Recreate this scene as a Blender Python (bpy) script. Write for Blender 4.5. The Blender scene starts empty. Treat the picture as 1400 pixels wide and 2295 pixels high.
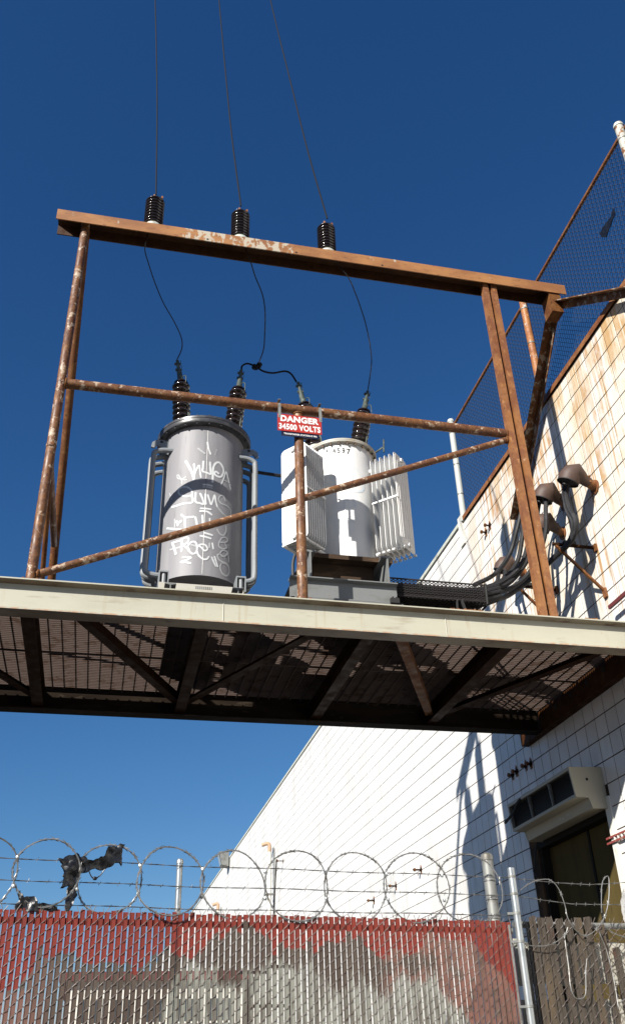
import bpy, math, random
from mathutils import Vector, Matrix, noise
from mathutils.geometry import delaunay_2d_cdt
random.seed(7)
scene = bpy.context.scene
COL = scene.collection
R = math.radians

# ------------------------------------------------------------------ camera
cam = bpy.data.cameras.new('camera')
cam_o = bpy.data.objects.new('camera', cam)
COL.objects.link(cam_o)
cam.sensor_fit = 'VERTICAL'
cam.sensor_height = 36.0
cam.lens = 31.454
cam.clip_start = 0.05
cam.clip_end = 5000
cam_o.matrix_world = Matrix(((0.976483, -0.089816, -0.195994, 0.0),
                             (-0.213849, -0.518928, -0.827637, 0.0),
                             (-0.027372, 0.850087, -0.525931, 1.6),
                             (0, 0, 0, 1)))
scene.camera = cam_o

# ------------------------------------------------------------------ light
SUN = Vector((-1.0, -0.88, 0.77)).normalized()          # towards the sun
world = bpy.data.worlds.new('World')
scene.world = world
world.use_nodes = True
wn = world.node_tree
sky = wn.nodes.new('ShaderNodeTexSky')
sky.sky_type = 'NISHITA'
sky.sun_disc = False
sky.sun_elevation = math.asin(SUN.z)
sky.sun_rotation = math.atan2(SUN.x, SUN.y) % (2 * math.pi)
sky.altitude = 0
sky.air_density = 1.0
sky.dust_density = 0.1
sky.ozone_density = 10.0
# deepen the clear blue channel by channel, the same over the whole dome
sp = wn.nodes.new('ShaderNodeSeparateColor')
cb = wn.nodes.new('ShaderNodeCombineColor')
wn.links.new(sky.outputs[0], sp.inputs[0])
for i, (gam, mul) in enumerate(((1.40, .87), (1.08, .92), (.90, 1.115))):
    pw = wn.nodes.new('ShaderNodeMath')
    pw.operation = 'POWER'
    pw.inputs[1].default_value = gam
    ml = wn.nodes.new('ShaderNodeMath')
    ml.operation = 'MULTIPLY'
    ml.inputs[1].default_value = mul
    wn.links.new(sp.outputs[i], pw.inputs[0])
    wn.links.new(pw.outputs[0], ml.inputs[0])
    wn.links.new(ml.outputs[0], cb.inputs[i])
wn.links.new(cb.outputs[0], wn.nodes['Background'].inputs[0])
wn.nodes['Background'].inputs[1].default_value = 0.052

sun = bpy.data.lights.new('sun', 'SUN')
sun.energy = 5.0
sun.angle = R(0.53)
sun.color = (1.0, 0.95, 0.87)
sun_o = bpy.data.objects.new('sun', sun)
COL.objects.link(sun_o)
sun_o.rotation_euler = SUN.to_track_quat('Z', 'Y').to_euler()
sun_o.location = SUN * 60

vs = scene.view_settings
vs.view_transform = 'Standard'
vs.look = 'None'
vs.exposure = 1.0
vs.gamma = 1.0
vs.use_curve_mapping = False
scene.cycles.use_denoising = True
scene.cycles.max_bounces = 8
scene.cycles.transparent_max_bounces = 16

# ------------------------------------------------------------------ helpers
class G:
    """collects faces for ONE mesh object"""
    def __init__(s):
        s.v, s.f = [], []
    def add(s, vs_, fs):
        b = len(s.v)
        s.v += [tuple(p) for p in vs_]
        s.f += [tuple(b + i for i in f) for f in fs]
        return s
    def box(s, x0, x1, y0, y1, z0, z1, m=None):
        v = [Vector(p) for p in ((x0, y0, z0), (x1, y0, z0), (x1, y1, z0), (x0, y1, z0),
                                 (x0, y0, z1), (x1, y0, z1), (x1, y1, z1), (x0, y1, z1))]
        if m is not None:
            v = [m @ p for p in v]
        return s.add(v, [(0, 3, 2, 1), (4, 5, 6, 7), (0, 1, 5, 4), (1, 2, 6, 5), (2, 3, 7, 6), (3, 0, 4, 7)])
    def bar(s, a, b, w, h, up=(0, 0, 1), shift=(0, 0)):
        """rectangular bar from a to b, w across, h along up"""
        a, b = Vector(a), Vector(b)
        d = (b - a)
        L = d.length
        d.normalize()
        x = d.cross(Vector(up)).normalized()
        u = x.cross(d).normalized()
        m = Matrix(((x.x, d.x, u.x, a.x), (x.y, d.y, u.y, a.y), (x.z, d.z, u.z, a.z), (0, 0, 0, 1)))
        return s.box(-w / 2 + shift[0], w / 2 + shift[0], 0, L, -h / 2 + shift[1], h / 2 + shift[1], m)
    def prism(s, poly, axis, lo, hi):
        """poly in the plane across axis (x: (y,z), y: (x,z), z: (x,y))"""
        n = len(poly)
        def P(t, p):
            return {'x': (t, p[0], p[1]), 'y': (p[0], t, p[1]), 'z': (p[0], p[1], t)}[axis]
        v = [P(lo, p) for p in poly] + [P(hi, p) for p in poly]
        f = [tuple(range(n)), tuple(range(2 * n - 1, n - 1, -1))]
        f += [(i, (i + 1) % n, n + (i + 1) % n, n + i) for i in range(n)]
        return s.add(v, f)
    def prism_m(s, poly, lo, hi, m):
        n = len(poly)
        v = [m @ Vector((p[0], p[1], lo)) for p in poly] + [m @ Vector((p[0], p[1], hi)) for p in poly]
        f = [tuple(range(n)), tuple(range(2 * n - 1, n - 1, -1))]
        f += [(i, (i + 1) % n, n + (i + 1) % n, n + i) for i in range(n)]
        return s.add(v, f)
    def tube(s, path, r, n=8, caps=True):
        path = [Vector(p) for p in path]
        m = len(path)
        rs = r if isinstance(r, (list, tuple)) else [r] * m
        t0 = (path[1] - path[0]).normalized()
        ref = Vector((0, 0, 1)) if abs(t0.z) < 0.9 else Vector((1, 0, 0))
        u = t0.cross(ref).normalized()
        v, f = [], []
        for i in range(m):
            a = path[max(i - 1, 0)]
            b = path[min(i + 1, m - 1)]
            t = (b - a).normalized()
            u = (u - t * u.dot(t)).normalized()
            w = t.cross(u)
            for k in range(n):
                an = 2 * math.pi * k / n
                v.append(path[i] + (u * math.cos(an) + w * math.sin(an)) * rs[i])
        for i in range(m - 1):
            for k in range(n):
                f.append((i * n + k, i * n + (k + 1) % n, (i + 1) * n + (k + 1) % n, (i + 1) * n + k))
        if caps:
            f.append(tuple(range(n - 1, -1, -1)))
            f.append(tuple((m - 1) * n + k for k in range(n)))
        return s.add(v, f)
    def lathe(s, base, prof, n=32, axis=(0, 0, 1), a0=0, a1=2 * math.pi):
        base, ax = Vector(base), Vector(axis).normalized()
        ref = Vector((1, 0, 0)) if abs(ax.x) < 0.9 else Vector((0, 1, 0))
        u = (ref - ax * ref.dot(ax)).normalized()
        w = ax.cross(u)
        full = abs(a1 - a0 - 2 * math.pi) < 1e-6
        cnt = n if full else n + 1
        v, f = [], []
        for r, z in prof:
            for k in range(cnt):
                an = a0 + (a1 - a0) * k / n
                v.append(base + ax * z + (u * math.cos(an) + w * math.sin(an)) * max(r, 1e-4))
        for i in range(len(prof) - 1):
            for k in range(n):
                k2 = (k + 1) % cnt
                f.append((i * cnt + k, i * cnt + k2, (i + 1) * cnt + k2, (i + 1) * cnt + k))
        return s.add(v, f)
    def build(s, name, mat, parent=None, smooth=False, sharp=35, kind=None):
        off = parent_loc(parent)
        me = bpy.data.meshes.new(name)
        me.from_pydata([(p[0] - off.x, p[1] - off.y, p[2] - off.z) for p in s.v], [], s.f)
        me.materials.append(mat)
        if smooth:
            me.polygons.foreach_set('use_smooth', [True] * len(me.polygons))
            me.set_sharp_from_angle(angle=R(sharp))
        me.update()
        o = bpy.data.objects.new(name, me)
        COL.objects.link(o)
        if parent is not None:
            o.parent = parent
        if kind:
            o['kind'] = kind
        return o

def parent_loc(p):
    l = Vector((0, 0, 0))
    while p is not None:
        l += p.location
        p = p.parent
    return l

def tag(o, label, cat, group=None):
    o['label'] = label
    o['category'] = cat
    if group:
        o['group'] = group
    return o

def thing(name, label, cat, loc, group=None):
    o = bpy.data.objects.new(name, None)
    o.empty_display_size = 0.2
    COL.objects.link(o)
    o.location = loc
    return tag(o, label, cat, group)

def smooth_path(pts, sub=6):
    pts = [Vector(p) for p in pts]
    out = []
    n = len(pts)
    for i in range(n - 1):
        p0, p1, p2, p3 = pts[max(i - 1, 0)], pts[i], pts[i + 1], pts[min(i + 2, n - 1)]
        for k in range(sub):
            t = k / sub
            out.append(0.5 * ((2 * p1) + (p2 - p0) * t + (2 * p0 - 5 * p1 + 4 * p2 - p3) * t * t + (3 * p1 - p0 - 3 * p2 + p3) * t ** 3))
    out.append(pts[-1])
    return out

def i_sec(c, w, h, tf, tw):
    """I section polygon round centre c"""
    a, b = c
    W, H, T, t = w / 2, h / 2, tf, tw / 2
    return [(a - W, b - H), (a + W, b - H), (a + W, b - H + T * .7), (a + t, b - H + T * 1.4), (a + t, b + H - T * 1.4), (a + W, b + H - T * .7),
            (a + W, b + H), (a - W, b + H), (a - W, b + H - T * .7), (a - t, b + H - T * 1.4), (a - t, b - H + T * 1.4), (a - W, b - H + T * .7)]

# ------------------------------------------------------------------ materials
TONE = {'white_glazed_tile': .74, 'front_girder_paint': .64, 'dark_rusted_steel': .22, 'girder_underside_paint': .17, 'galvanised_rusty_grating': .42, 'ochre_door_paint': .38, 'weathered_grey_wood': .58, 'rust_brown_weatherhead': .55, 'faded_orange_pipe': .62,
        'dull_rusted_steel': .95, 'asphalt': .8, 'white_transformer_paint': .86, 'grey_transformer_paint': .80, 'grey_fitting_paint': .72, 'razor_wire_steel': .6, 'grey_support_paint': .95}
class Mat:
    """colours are picked for a bright day and scaled by one tone factor per paint"""
    def __init__(s, name):
        s.k = TONE.get(name, .80)
        s.m = bpy.data.materials.new(name)
        s.m.use_nodes = True
        s.nt = s.m.node_tree
        s.b = s.nt.nodes['Principled BSDF']
        s.pos = s.nt.nodes.new('ShaderNodeNewGeometry').outputs['Position']
    def n(s, t, **kw):
        x = s.nt.nodes.new(t)
        for k, v in kw.items():
            setattr(x, k, v)
        return x
    def l(s, a, b):
        s.nt.links.new(a, b)
    def vec(s, stretch, seed=0.0):
        mp = s.n('ShaderNodeMapping')
        s.l(s.pos, mp.inputs['Vector'])
        mp.inputs['Scale'].default_value = stretch
        mp.inputs['Location'].default_value = (seed * 3.1, seed * 1.7, seed * 2.3)
        return mp.outputs[0]
    def noise(s, scale, stretch=(1, 1, 1), seed=0., detail=6, rough=.6, dist=0.):
        t = s.n('ShaderNodeTexNoise')
        s.l(s.vec(stretch, seed), t.inputs['Vector'])
        t.inputs['Scale'].default_value = scale
        t.inputs['Detail'].default_value = detail
        t.inputs['Roughness'].default_value = rough
        t.inputs['Distortion'].default_value = dist
        return t.outputs['Fac']
    def ramp(s, x, lo, hi, a=0., b=1.):
        t = s.n('ShaderNodeMapRange', interpolation_type='SMOOTHSTEP')
        s.l(x, t.inputs['Value'])
        for k, v in (('From Min', lo), ('From Max', hi), ('To Min', a), ('To Max', b)):
            t.inputs[k].default_value = v
        return t.outputs[0]
    def math(s, op, a, b=None, c=None):
        t = s.n('ShaderNodeMath', operation=op)
        for i, x in enumerate((a, b, c)):
            if x is None:
                continue
            if isinstance(x, (int, float)):
                t.inputs[i].default_value = x
            else:
                s.l(x, t.inputs[i])
        return t.outputs[0]
    def xyz(s):
        t = s.n('ShaderNodeSeparateXYZ')
        s.l(s.pos, t.inputs[0])
        return t.outputs
    def mix(s, fac, a, b):
        t = s.n('ShaderNodeMix', data_type='RGBA')
        for i, x in ((0, fac), (6, a), (7, b)):
            if isinstance(x, (int, float)):
                t.inputs[i].default_value = x
            elif isinstance(x, (tuple, list)):
                t.inputs[i].default_value = (x[0] * s.k, x[1] * s.k, x[2] * s.k, 1)
            else:
                s.l(x, t.inputs[i])
        return t.outputs[2]
    def bump(s, h, strength=.3, dist=.01):
        t = s.n('ShaderNodeBump')
        t.inputs['Strength'].default_value = strength
        t.inputs['Distance'].default_value = dist
        s.l(h, t.inputs['Height'])
        s.l(t.outputs[0], s.b.inputs['Normal'])
    def done(s, col, rough=.5, metal=0., spec=.5, coat=0.):
        for k, x in (('Base Color', col), ('Roughness', rough), ('Metallic', metal), ('Specular IOR Level', spec), ('Coat Weight', coat)):
            if isinstance(x, (int, float)):
                s.b.inputs[k].default_value = x
            elif isinstance(x, (tuple, list)):
                s.b.inputs[k].default_value = (x[0] * s.k, x[1] * s.k, x[2] * s.k, 1)
            else:
                s.l(x, s.b.inputs[k])
        return s.m

def simple(name, col, rough=.5, metal=0., spec=.5, layers=(), bump=None, coat=0.):
    """layers: (colour, scale, lo, hi, stretch, seed)"""
    k = Mat(name)
    c = col
    for (lc, sc, lo, hi, st, sd) in layers:
        c = k.mix(k.ramp(k.noise(sc, st, sd), lo, hi), c, lc)
    if bump:
        k.bump(k.noise(bump[0], detail=8), bump[1], bump[2])
    return k.done(c, rough, metal, spec, coat)

def rust(name, tone=1.0, fleck=.66, fleck_col=(.44, .37, .28), spec=.35, spots=.52, fst=(1, 1, 1)):
    k = Mat(name)
    c = k.mix(k.ramp(k.noise(6.0, seed=1, detail=9), .35, .65), (.165 * tone, .058 * tone, .020 * tone), (.255 * tone, .108 * tone, .034 * tone))
    c = k.mix(k.ramp(k.noise(34.0, (1, 1, .8), seed=2), spots, spots + .2), c, (.075 * tone, .029 * tone, .016 * tone))
    c = k.mix(k.ramp(k.noise(15.0, (1, 1, .7), seed=3, detail=9), .56, .72), c, (.36 * tone, .17 * tone, .06 * tone))
    f = k.ramp(k.noise(9.5, fst, seed=5, detail=10, rough=.72), fleck, fleck + .03)
    c = k.mix(f, c, fleck_col)
    k.bump(k.noise(60, detail=6), .35, .004)
    return k.done(c, k.ramp(k.noise(7, seed=8), .3, .7, .42, .75), 0., spec)

M = {}
M['rust'] = rust('rusted_steel', 1.0, .64)
M['rust_pipe'] = rust('rusted_pipe', .70, .565, (.42, .32, .23), .4, .48)
M['rust_post'] = rust('rusted_post', 1.05, .63, (.46, .32, .20), .5, .56)
M['strut'] = rust('pale_worn_strut', .62, .53, (.30, .245, .19), .2)
M['rust_dark'] = rust('dark_rusted_steel', .45, .72, (.45, .38, .30), .05)
M['rust_mid'] = rust('dull_rusted_steel', .55, .66, (.34, .28, .21), .15)
# cream girder: paint with dirt and rust bleeding from its edges
k = Mat('cream_girder_paint')
c = k.mix(k.ramp(k.noise(1.3, (1, 1, 3), 2), .4, .7), (.71, .70, .575), (.63, .62, .505))
c = k.mix(k.ramp(k.noise(5, (.6, 1, 3.0), 4, detail=9), .60, .72), c, (.46, .40, .29))
c = k.mix(k.ramp(k.noise(30, (.5, 1, 1), 7, detail=9), .68, .75), c, (.28, .16, .08))
k.bump(k.noise(40), .12, .003)
M['cream'] = k.done(c, .5)
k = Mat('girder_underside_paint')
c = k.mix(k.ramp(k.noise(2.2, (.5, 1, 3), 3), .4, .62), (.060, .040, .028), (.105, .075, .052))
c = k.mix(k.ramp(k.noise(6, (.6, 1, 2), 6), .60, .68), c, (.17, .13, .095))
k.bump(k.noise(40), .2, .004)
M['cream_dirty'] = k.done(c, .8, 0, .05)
M['grating'] = simple('galvanised_rusty_grating', (.165, .122, .105), .8, 0, .05, [((.10, .062, .045), 6, .5, .65, (1, 1, 1), 3)])
M['grey_tank'] = simple('grey_transformer_paint', (.225, .222, .236), .58, 0, .35,
                        [((.265, .262, .275), 1.5, .45, .65, (3, 3, .4), 1), ((.185, .182, .19), 6, .58, .72, (2, 2, .25), 2), ((.20, .19, .19), 30, .70, .76, (1, 1, 1), 4)], (90, .06, .002))
M['grey_metal'] = simple('grey_fitting_paint', (.25, .27, .285), .5, 0, .5, [((.20, .215, .225), 5, .5, .7, (1, 1, .4), 2)])
M['grey_dark'] = simple('dark_lid_paint', (.05, .05, .055), .32, 0, .5, [((.10, .10, .10), 8, .5, .7, (1, 1, 1), 2)])
M['grey_beam'] = simple('grey_support_paint', (.145, .152, .152), .55, 0, .4, [((.115, .118, .112), 4, .5, .7, (1, 1, 2), 2), ((.16, .10, .06), 25, .68, .74, (1, 1, 1), 6)], (50, .1, .003))
M['white_tank'] = simple('white_transformer_paint', (.74, .74, .725), .42, 0, .5, [((.72, .715, .69), 3, .5, .7, (2, 2, .3), 1), ((.60, .57, .51), 12, .66, .76, (1.5, 1.5, .3), 5)])
M['white_dirty'] = simple('weathered_white_paint', (.46, .445, .39), .5, 0, .4, [((.42, .37, .28), 6, .5, .68, (1, 1, .6), 3)])
M['dark_brown'] = simple('dark_weathered_beam', (.055, .036, .024), .8, 0, .1, [((.12, .075, .045), 5, .5, .7, (.4, 1, 1.5), 3)])
k = Mat('brown_glazed_porcelain')
M['porcelain'] = k.done((.017, .010, .008), .12, 0, .5, .6)
M['porcelain_cap'] = simple('pale_cement_cap', (.52, .55, .50), .6, 0, .4, [((.36, .33, .27), 14, .5, .7, (1, 1, 1), 3)])
M['terminal'] = simple('verdigris_terminal', (.055, .07, .06), .6, .1, .3, [((.13, .16, .14), 20, .52, .68, (1, 1, 1), 3)])
M['wire'] = simple('dark_bare_wire', (.008, .008, .009), .8, 0, .2)
M['wire_worn'] = simple('weathered_conductor', (.015, .014, .014), .7, 0, .3, [((.11, .105, .10), 2, .5, .6, (1, 1, 1), 3)])
M['cable'] = simple('black_rubber_cable', (.018, .018, .020), .6, 0, .3, [((.036, .036, .04), 7, .5, .7, (1, 1, 1), 3)])
M['head'] = simple('rust_brown_weatherhead', (.105, .062, .048), .6, 0, .4, [((.17, .085, .05), 9, .5, .7, (1, 1, 1), 3)], (60, .2, .004))
M['black_hole'] = simple('dark_interior', (.012, .012, .012), .8)
M['galv'] = simple('galvanised_steel', (.50, .53, .53), .34, .75, .5, [((.36, .38, .38), 14, .45, .65, (1, 1, .5), 3)])
M['galv_old'] = simple('dull_galvanised_steel', (.26, .265, .25), .55, .4, .5, [((.13, .12, .10), 8, .5, .7, (1, 1, .6), 3)])
M['razor'] = simple('razor_wire_steel', (.34, .34, .33), .4, .6, .5, [((.16, .14, .11), 11, .5, .7, (1, 1, 1), 3)])
M['link'] = simple('chain_link_wire', (.27, .235, .215), .6, .15, .4, [((.13, .08, .06), 5, .45, .62, (1, 1, 1), 3)])
M['link_brown'] = simple('brown_chain_link_wire', (.13, .10, .088), .6, .15, .4, [((.22, .20, .19), 5, .52, .66, (1, 1, 1), 3)])
M['link_dark'] = simple('dark_chain_link_wire', (.03, .027, .027), .7, 0, .2)
M['red_enamel'] = simple('red_enamel', (.40, .036, .026), .35, 0, .5, [((.33, .034, .025), 8, .5, .7, (1, 1, 1), 3)])
M['blue_enamel'] = simple('dark_blue_enamel', (.012, .015, .035), .3)
M['white_enamel'] = simple('white_enamel', (.82, .82, .80), .35)
M['black_paint'] = simple('black_stencil_paint', (.03, .03, .03), .6)
M['spray_white'] = simple('white_spray_paint', (.62, .64, .645), .55, 0, .4, [((.50, .52, .53), 10, .5, .7, (1, 1, 1), 3)])
M['spray_thin'] = simple('thin_white_spray_paint', (.40, .41, .42), .55)
M['overspray'] = simple('faint_overspray', (.285, .285, .30), .6)
M['spray_blue'] = simple('faded_blue_spray_paint', (.68, .745, .785), .5, 0, .4, [((.77, .785, .78), 6, .42, .6, (1, 1, 1), 3)])
M['plastic_black'] = simple('torn_black_plastic', (.006, .006, .007), .34, 0, .5, [((.02, .02, .022), 20, .5, .7, (1, 1, 1), 3)], (40, .5, .006))
M['black_slat'] = simple('black_slat', (.015, .014, .014), .6)
M['wood'] = simple('weathered_grey_wood', (.115, .095, .076), .85, 0, .2, [((.060, .047, .036), 14, .45, .65, (6, 6, .4), 3), ((.155, .115, .075), 3, .5, .7, (3, 3, .5), 5), ((.13, .06, .043), 4, .62, .72, (1, 1, .6), 8)], (60, .3, .004))
M['pale_wood'] = simple('pale_lath', (.52, .50, .43), .8, 0, .2, [((.36, .32, .25), 9, .5, .7, (4, 4, .5), 3)])
M['unit_cream'] = simple('cream_unit_enamel', (.42, .385, .29), .5, 0, .4, [((.44, .39, .28), 4, .5, .7, (1, 1, .5), 3), ((.30, .20, .12), 14, .68, .76, (1, 1, .5), 9)])
M['unit_dark'] = simple('dark_louvre', (.018, .017, .016), .6)
M['door'] = simple('ochre_door_paint', (.185, .138, .048), .85, 0, .08, [((.145, .105, .04), 3, .45, .65, (1, 2, .4), 3), ((.085, .06, .026), 9, .62, .74, (1, 2, .4), 5)])
M['door_frame'] = simple('dark_door_frame', (.02, .018, .015), .85, 0, .08)
M['trim_white'] = simple('off_white_trim', (.70, .68, .61), .55, 0, .4, [((.5, .42, .3), 7, .58, .74, (1, 1, .4), 3)])
M['red_bracket'] = simple('red_oxide_steel', (.23, .045, .035), .6, 0, .4, [((.33, .25, .2), 18, .55, .66, (1, 1, 1), 3)])
M['lath_paint'] = simple('grey_green_paint', (.30, .31, .27), .7)
M['maroon'] = simple('maroon_steel', (.12, .022, .022), .6)
M['stucco'] = simple('pale_stucco', (.62, .60, .55), .8, 0, .3, [((.5, .48, .43), 2, .5, .7, (1, 1, 1), 3)])
M['glass'] = simple('dark_window_glass', (.04, .05, .06), .12)
M['lamp_glass'] = simple('grey_lamp_glass', (.30, .32, .34), .2)
k = Mat('asphalt')
c = k.mix(k.ramp(k.noise(.6, detail=8), .4, .65), (.05, .05, .052), (.075, .073, .07))
k.bump(k.noise(90), .4, .01)
M['asphalt'] = k.done(c, .9, 0, .2)
k = Mat('clear_plastic_sheet')
k.b.inputs['Transmission Weight'].default_value = .55
k.b.inputs['Alpha'].default_value = .75
M['clear_plastic'] = k.done((.72, .72, .71), .3)
k = Mat('roofing')
M['roofing'] = k.done((.18, .17, .16), .9)
# glazed tile: small tone change per tile, rust runs on the near upper wall
XW, TY, TZ = 5.72, 0.2545, 0.2612
Z0T, Y0T = 9.539, 8.851
k = Mat('white_glazed_tile')
x, y, z = k.xyz()
cell = k.n('ShaderNodeCombineXYZ')
k.l(k.math('FLOOR', k.math('DIVIDE', k.math('SUBTRACT', y, Y0T), TY)), cell.inputs[0])
k.l(k.math('FLOOR', k.math('DIVIDE', k.math('SUBTRACT', z, Z0T), TZ)), cell.inputs[1])
wnz = k.n('ShaderNodeTexWhiteNoise', noise_dimensions='3D')
k.l(cell.outputs[0], wnz.inputs['Vector'])
c = k.mix(wnz.outputs['Value'], (.80, .795, .775), (.755, .745, .72))
c = k.mix(k.ramp(k.noise(1.1, (1, 1, .35), 9), .45, .7), c, (.68, .665, .63))
# region where the rust runs: near part of the wall under the parapet
reg = k.math('MULTIPLY', k.ramp(y, 12.9, 11.6), k.ramp(z, 5.6, 6.6))
top = k.ramp(z, 6.0, 9.8, .0, .11)
s1 = k.ramp(k.math('ADD', k.noise(5.5, (0, 1, .05), 1, detail=3), top), .52, .66)
s1 = k.math('MULTIPLY', s1, k.ramp(k.noise(1.2, (0, 1, .7), 4, detail=4), .38, .56))
s2 = k.ramp(k.math('ADD', k.noise(21, (0, 1, .03), 6, detail=2), top), .55, .66)
s2 = k.math('MULTIPLY', s2, k.ramp(k.noise(2.0, (0, 1, .8), 7, detail=4), .40, .60))
c = k.mix(k.math('MULTIPLY', k.math('MULTIPLY', s1, reg), .62), c, (.58, .37, .13))
c = k.mix(k.math('MULTIPLY', k.math('MULTIPLY', s2, reg), .90), c, (.47, .235, .06))
broad = k.math('MULTIPLY', k.ramp(k.noise(.8, (0, 1, .25), 12, detail=3), .45, .66), reg)
c = k.mix(k.math('MULTIPLY', broad, .32), c, (.74, .61, .37))
# patchy grey over the lower wall, fading out upwards
gr = k.math('MULTIPLY', k.ramp(k.noise(1.6, (0, 1.5, .4), 15), .45, .7), k.ramp(z, 5.6, 4.6))
c = k.mix(k.math('MULTIPLY', gr, .5), c, (.50, .48, .44))
k.bump(k.noise(14, detail=3), .05, .004)
M['tile'] = k.done(c, k.ramp(k.noise(6, seed=4), .3, .7, .34, .5), 0, .45)
M['grout'] = simple('dark_grout', (.05, .038, .03), .95, 0, .02, [((.11, .065, .035), 3, .45, .65, (1, 1, 1), 3)])
M['parapet_rust'] = rust('rusty_parapet_angle', 1.05, .8)
M['coping_green'] = simple('pale_green_coping', (.50, .52, .45), .6, 0, .4, [((.36, .36, .30), 8, .5, .7, (1, 1, 1), 3)])

# ------------------------------------------------------------------ ground
g = G()
g.add([(-400, -400, 0), (400, -400, 0), (400, 600, 0), (-400, 600, 0)], [(0, 1, 2, 3)])
o = g.build('ground', M['asphalt'])
o['kind'] = 'structure'

# ------------------------------------------------------------------ tiled building
DY0, DY1, DZ = 9.72, 11.68, 4.08                      # door opening
bld = thing('tiled_building', 'long white tiled warehouse building with rust runs and a parapet', 'building', (XW, 9, 0))
g = G()
XB = XW + .0055
g.box(XB, XB + 22, -2, DY0, 0, 9.70)
g.box(XB, XB + 22, DY1, 92, 0, 9.70)
g.box(XB, XB + 22, DY0, DY1, DZ, 9.70)
g.box(XB + .5, XB + 22, DY0, DY1, 0, DZ)
wall = g.build('wall', M['grout'], bld)
g = G()
g.box(XW + .35, XB + 21.6, -1.6, 91.6, 9.702, 9.74)
g.build('roof', M['roofing'], bld)

def tile_mesh(w, h):
    a, b, e = w / 2, h / 2, .002
    v = [(.03, -a, -b), (.03, a, -b), (.03, a, b), (.03, -a, b), (e, -a, -b), (e, a, -b), (e, a, b), (e, -a, b),
         (0, -a + e, -b + e), (0, a - e, -b + e), (0, a - e, b - e), (0, -a + e, b - e)]
    f = [(8, 11, 10, 9)] + [(4 + i, 8 + i, 8 + (i + 1) % 4, 4 + (i + 1) % 4) for i in range(4)] + [(i, 4 + i, 4 + (i + 1) % 4, (i + 1) % 4) for i in range(4)]
    return v, f
tv, tf = tile_mesh(TY - .013, TZ - .013)
tiles = []
cm = cam_o.matrix_world.inverted()
def pix(P):
    q = cm @ Vector(P)
    if q.z > -.1:
        return None
    s = 2005.17 / -q.z
    return (700 + q.x * s, 1147.5 - q.y * s, -q.z)
j0, j1 = int((-1.9 - Y0T) / TY), int((91.9 - Y0T) / TY)
for j in range(j0, j1):
    yc = Y0T + (j + .5) * TY
    for i in range(-1, 37):
        if i < 0:
            zc, hh = Z0T + .08, .16
        else:
            zc, hh = Z0T - (i + .5) * TZ, TZ
        if zc - hh / 2 < .02:
            continue
        if DY0 - .14 < yc < DY1 + .12 and zc < DZ + .15:
            continue
        p = pix((XW, yc, zc))
        vis = 0
        if p and -30 < p[0] < 1430 and 0 < p[1] < 2120 and i >= 0:
            hid = 1300 + .07 * p[0] < p[1] < 1660 and p[0] < 1210
            if not hid and not (1330 + .07 * p[0] < p[1] < 1480):
                vis = 1.0 / (p[2] ** 2) * (yc ** -1)
        tiles.append((vis, yc, zc, hh, random.uniform(-1, 1), random.uniform(-1, 1), random.uniform(-1, 1)))
tiles.sort(key=lambda t: -t[0])
shared = bpy.data.meshes.new('wall_tile')
shared.from_pydata(tv, [], tf)
shared.materials.append(M['tile'])
for (vis, yc, zc, hh, a, b, d) in tiles[:300]:
    o = bpy.data.objects.new('wall_tile', shared)
    COL.objects.link(o)
    o.parent = bld
    o.location = (a * .0007, yc - 9, zc)
    o.rotation_euler = (0, b * .004, d * .004)
g = G()
for (vis, yc, zc, hh, a, b, d) in tiles[300:]:
    gap = .013 if yc < 13 else max(.007, .013 - (yc - 13) * .001)
    sc = (hh - gap) / (TZ - .013)
    sy = 1.0 if yc < 14 else 1.025
    g.add([(XW + p[0] + a * .0007 + p[1] * d * .004 + p[2] * b * .004, yc + p[1] * sy, zc + p[2] * sc) for p in tv], tf)
g.build('wall_tile_field', M['tile'], bld, kind='stuff')

# parapet: rusty angle on the near part, pale coping beyond
g = G()
g.prism([(XW - .035, 9.70), (XW - .028, 9.70), (XW - .028, 9.775), (XW + .16, 9.775), (XW + .16, 9.783), (XW - .035, 9.783)], 'y', -2, 12.62)
g.build('parapet_angle', M['parapet_rust'], bld)
g = G()
g.box(XW - .03, XW + .30, 12.80, 92, 9.707, 9.775)
g.build('coping', M['coping_green'], bld)
g = G()
g.box(XW - .03, XW + .25, 12.62, 12.80, 9.28, 9.86)
g.build('parapet_cap_plate', M['trim_white'], bld)

# door set back in its opening
dr = G().box(XW + .15, XW + .19, DY0 + .07, DY1 - .06, 0, DZ - .09).build('door', M['door'], bld)
G().box(XW + .135, XW + .152, 10.50, 10.545, 0, DZ - .09).build('meeting_stile', M['door_frame'], dr)
G().box(XW + .10, XW + .148, 10.40, 10.42, .95, 1.15).build('handle', M['galv'], dr)
g = G()
g.box(XW - .022, XW + .2, DY0 - .115, DY0 + .005, 0, DZ + .10)
g.build('door_jamb', M['trim_white'], bld)
g = G()
g.box(XW + .03, XW + .25, DY1 - .06, DY1 + .002, 0, DZ)
g.build('door_jamb', M['door_frame'], bld)
g = G()
g.box(XW + .01, XW + .25, DY0 + .005, DY1 + .002, DZ - .09, DZ + .002)
g.build('door_head', M['door_frame'], bld)

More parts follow.
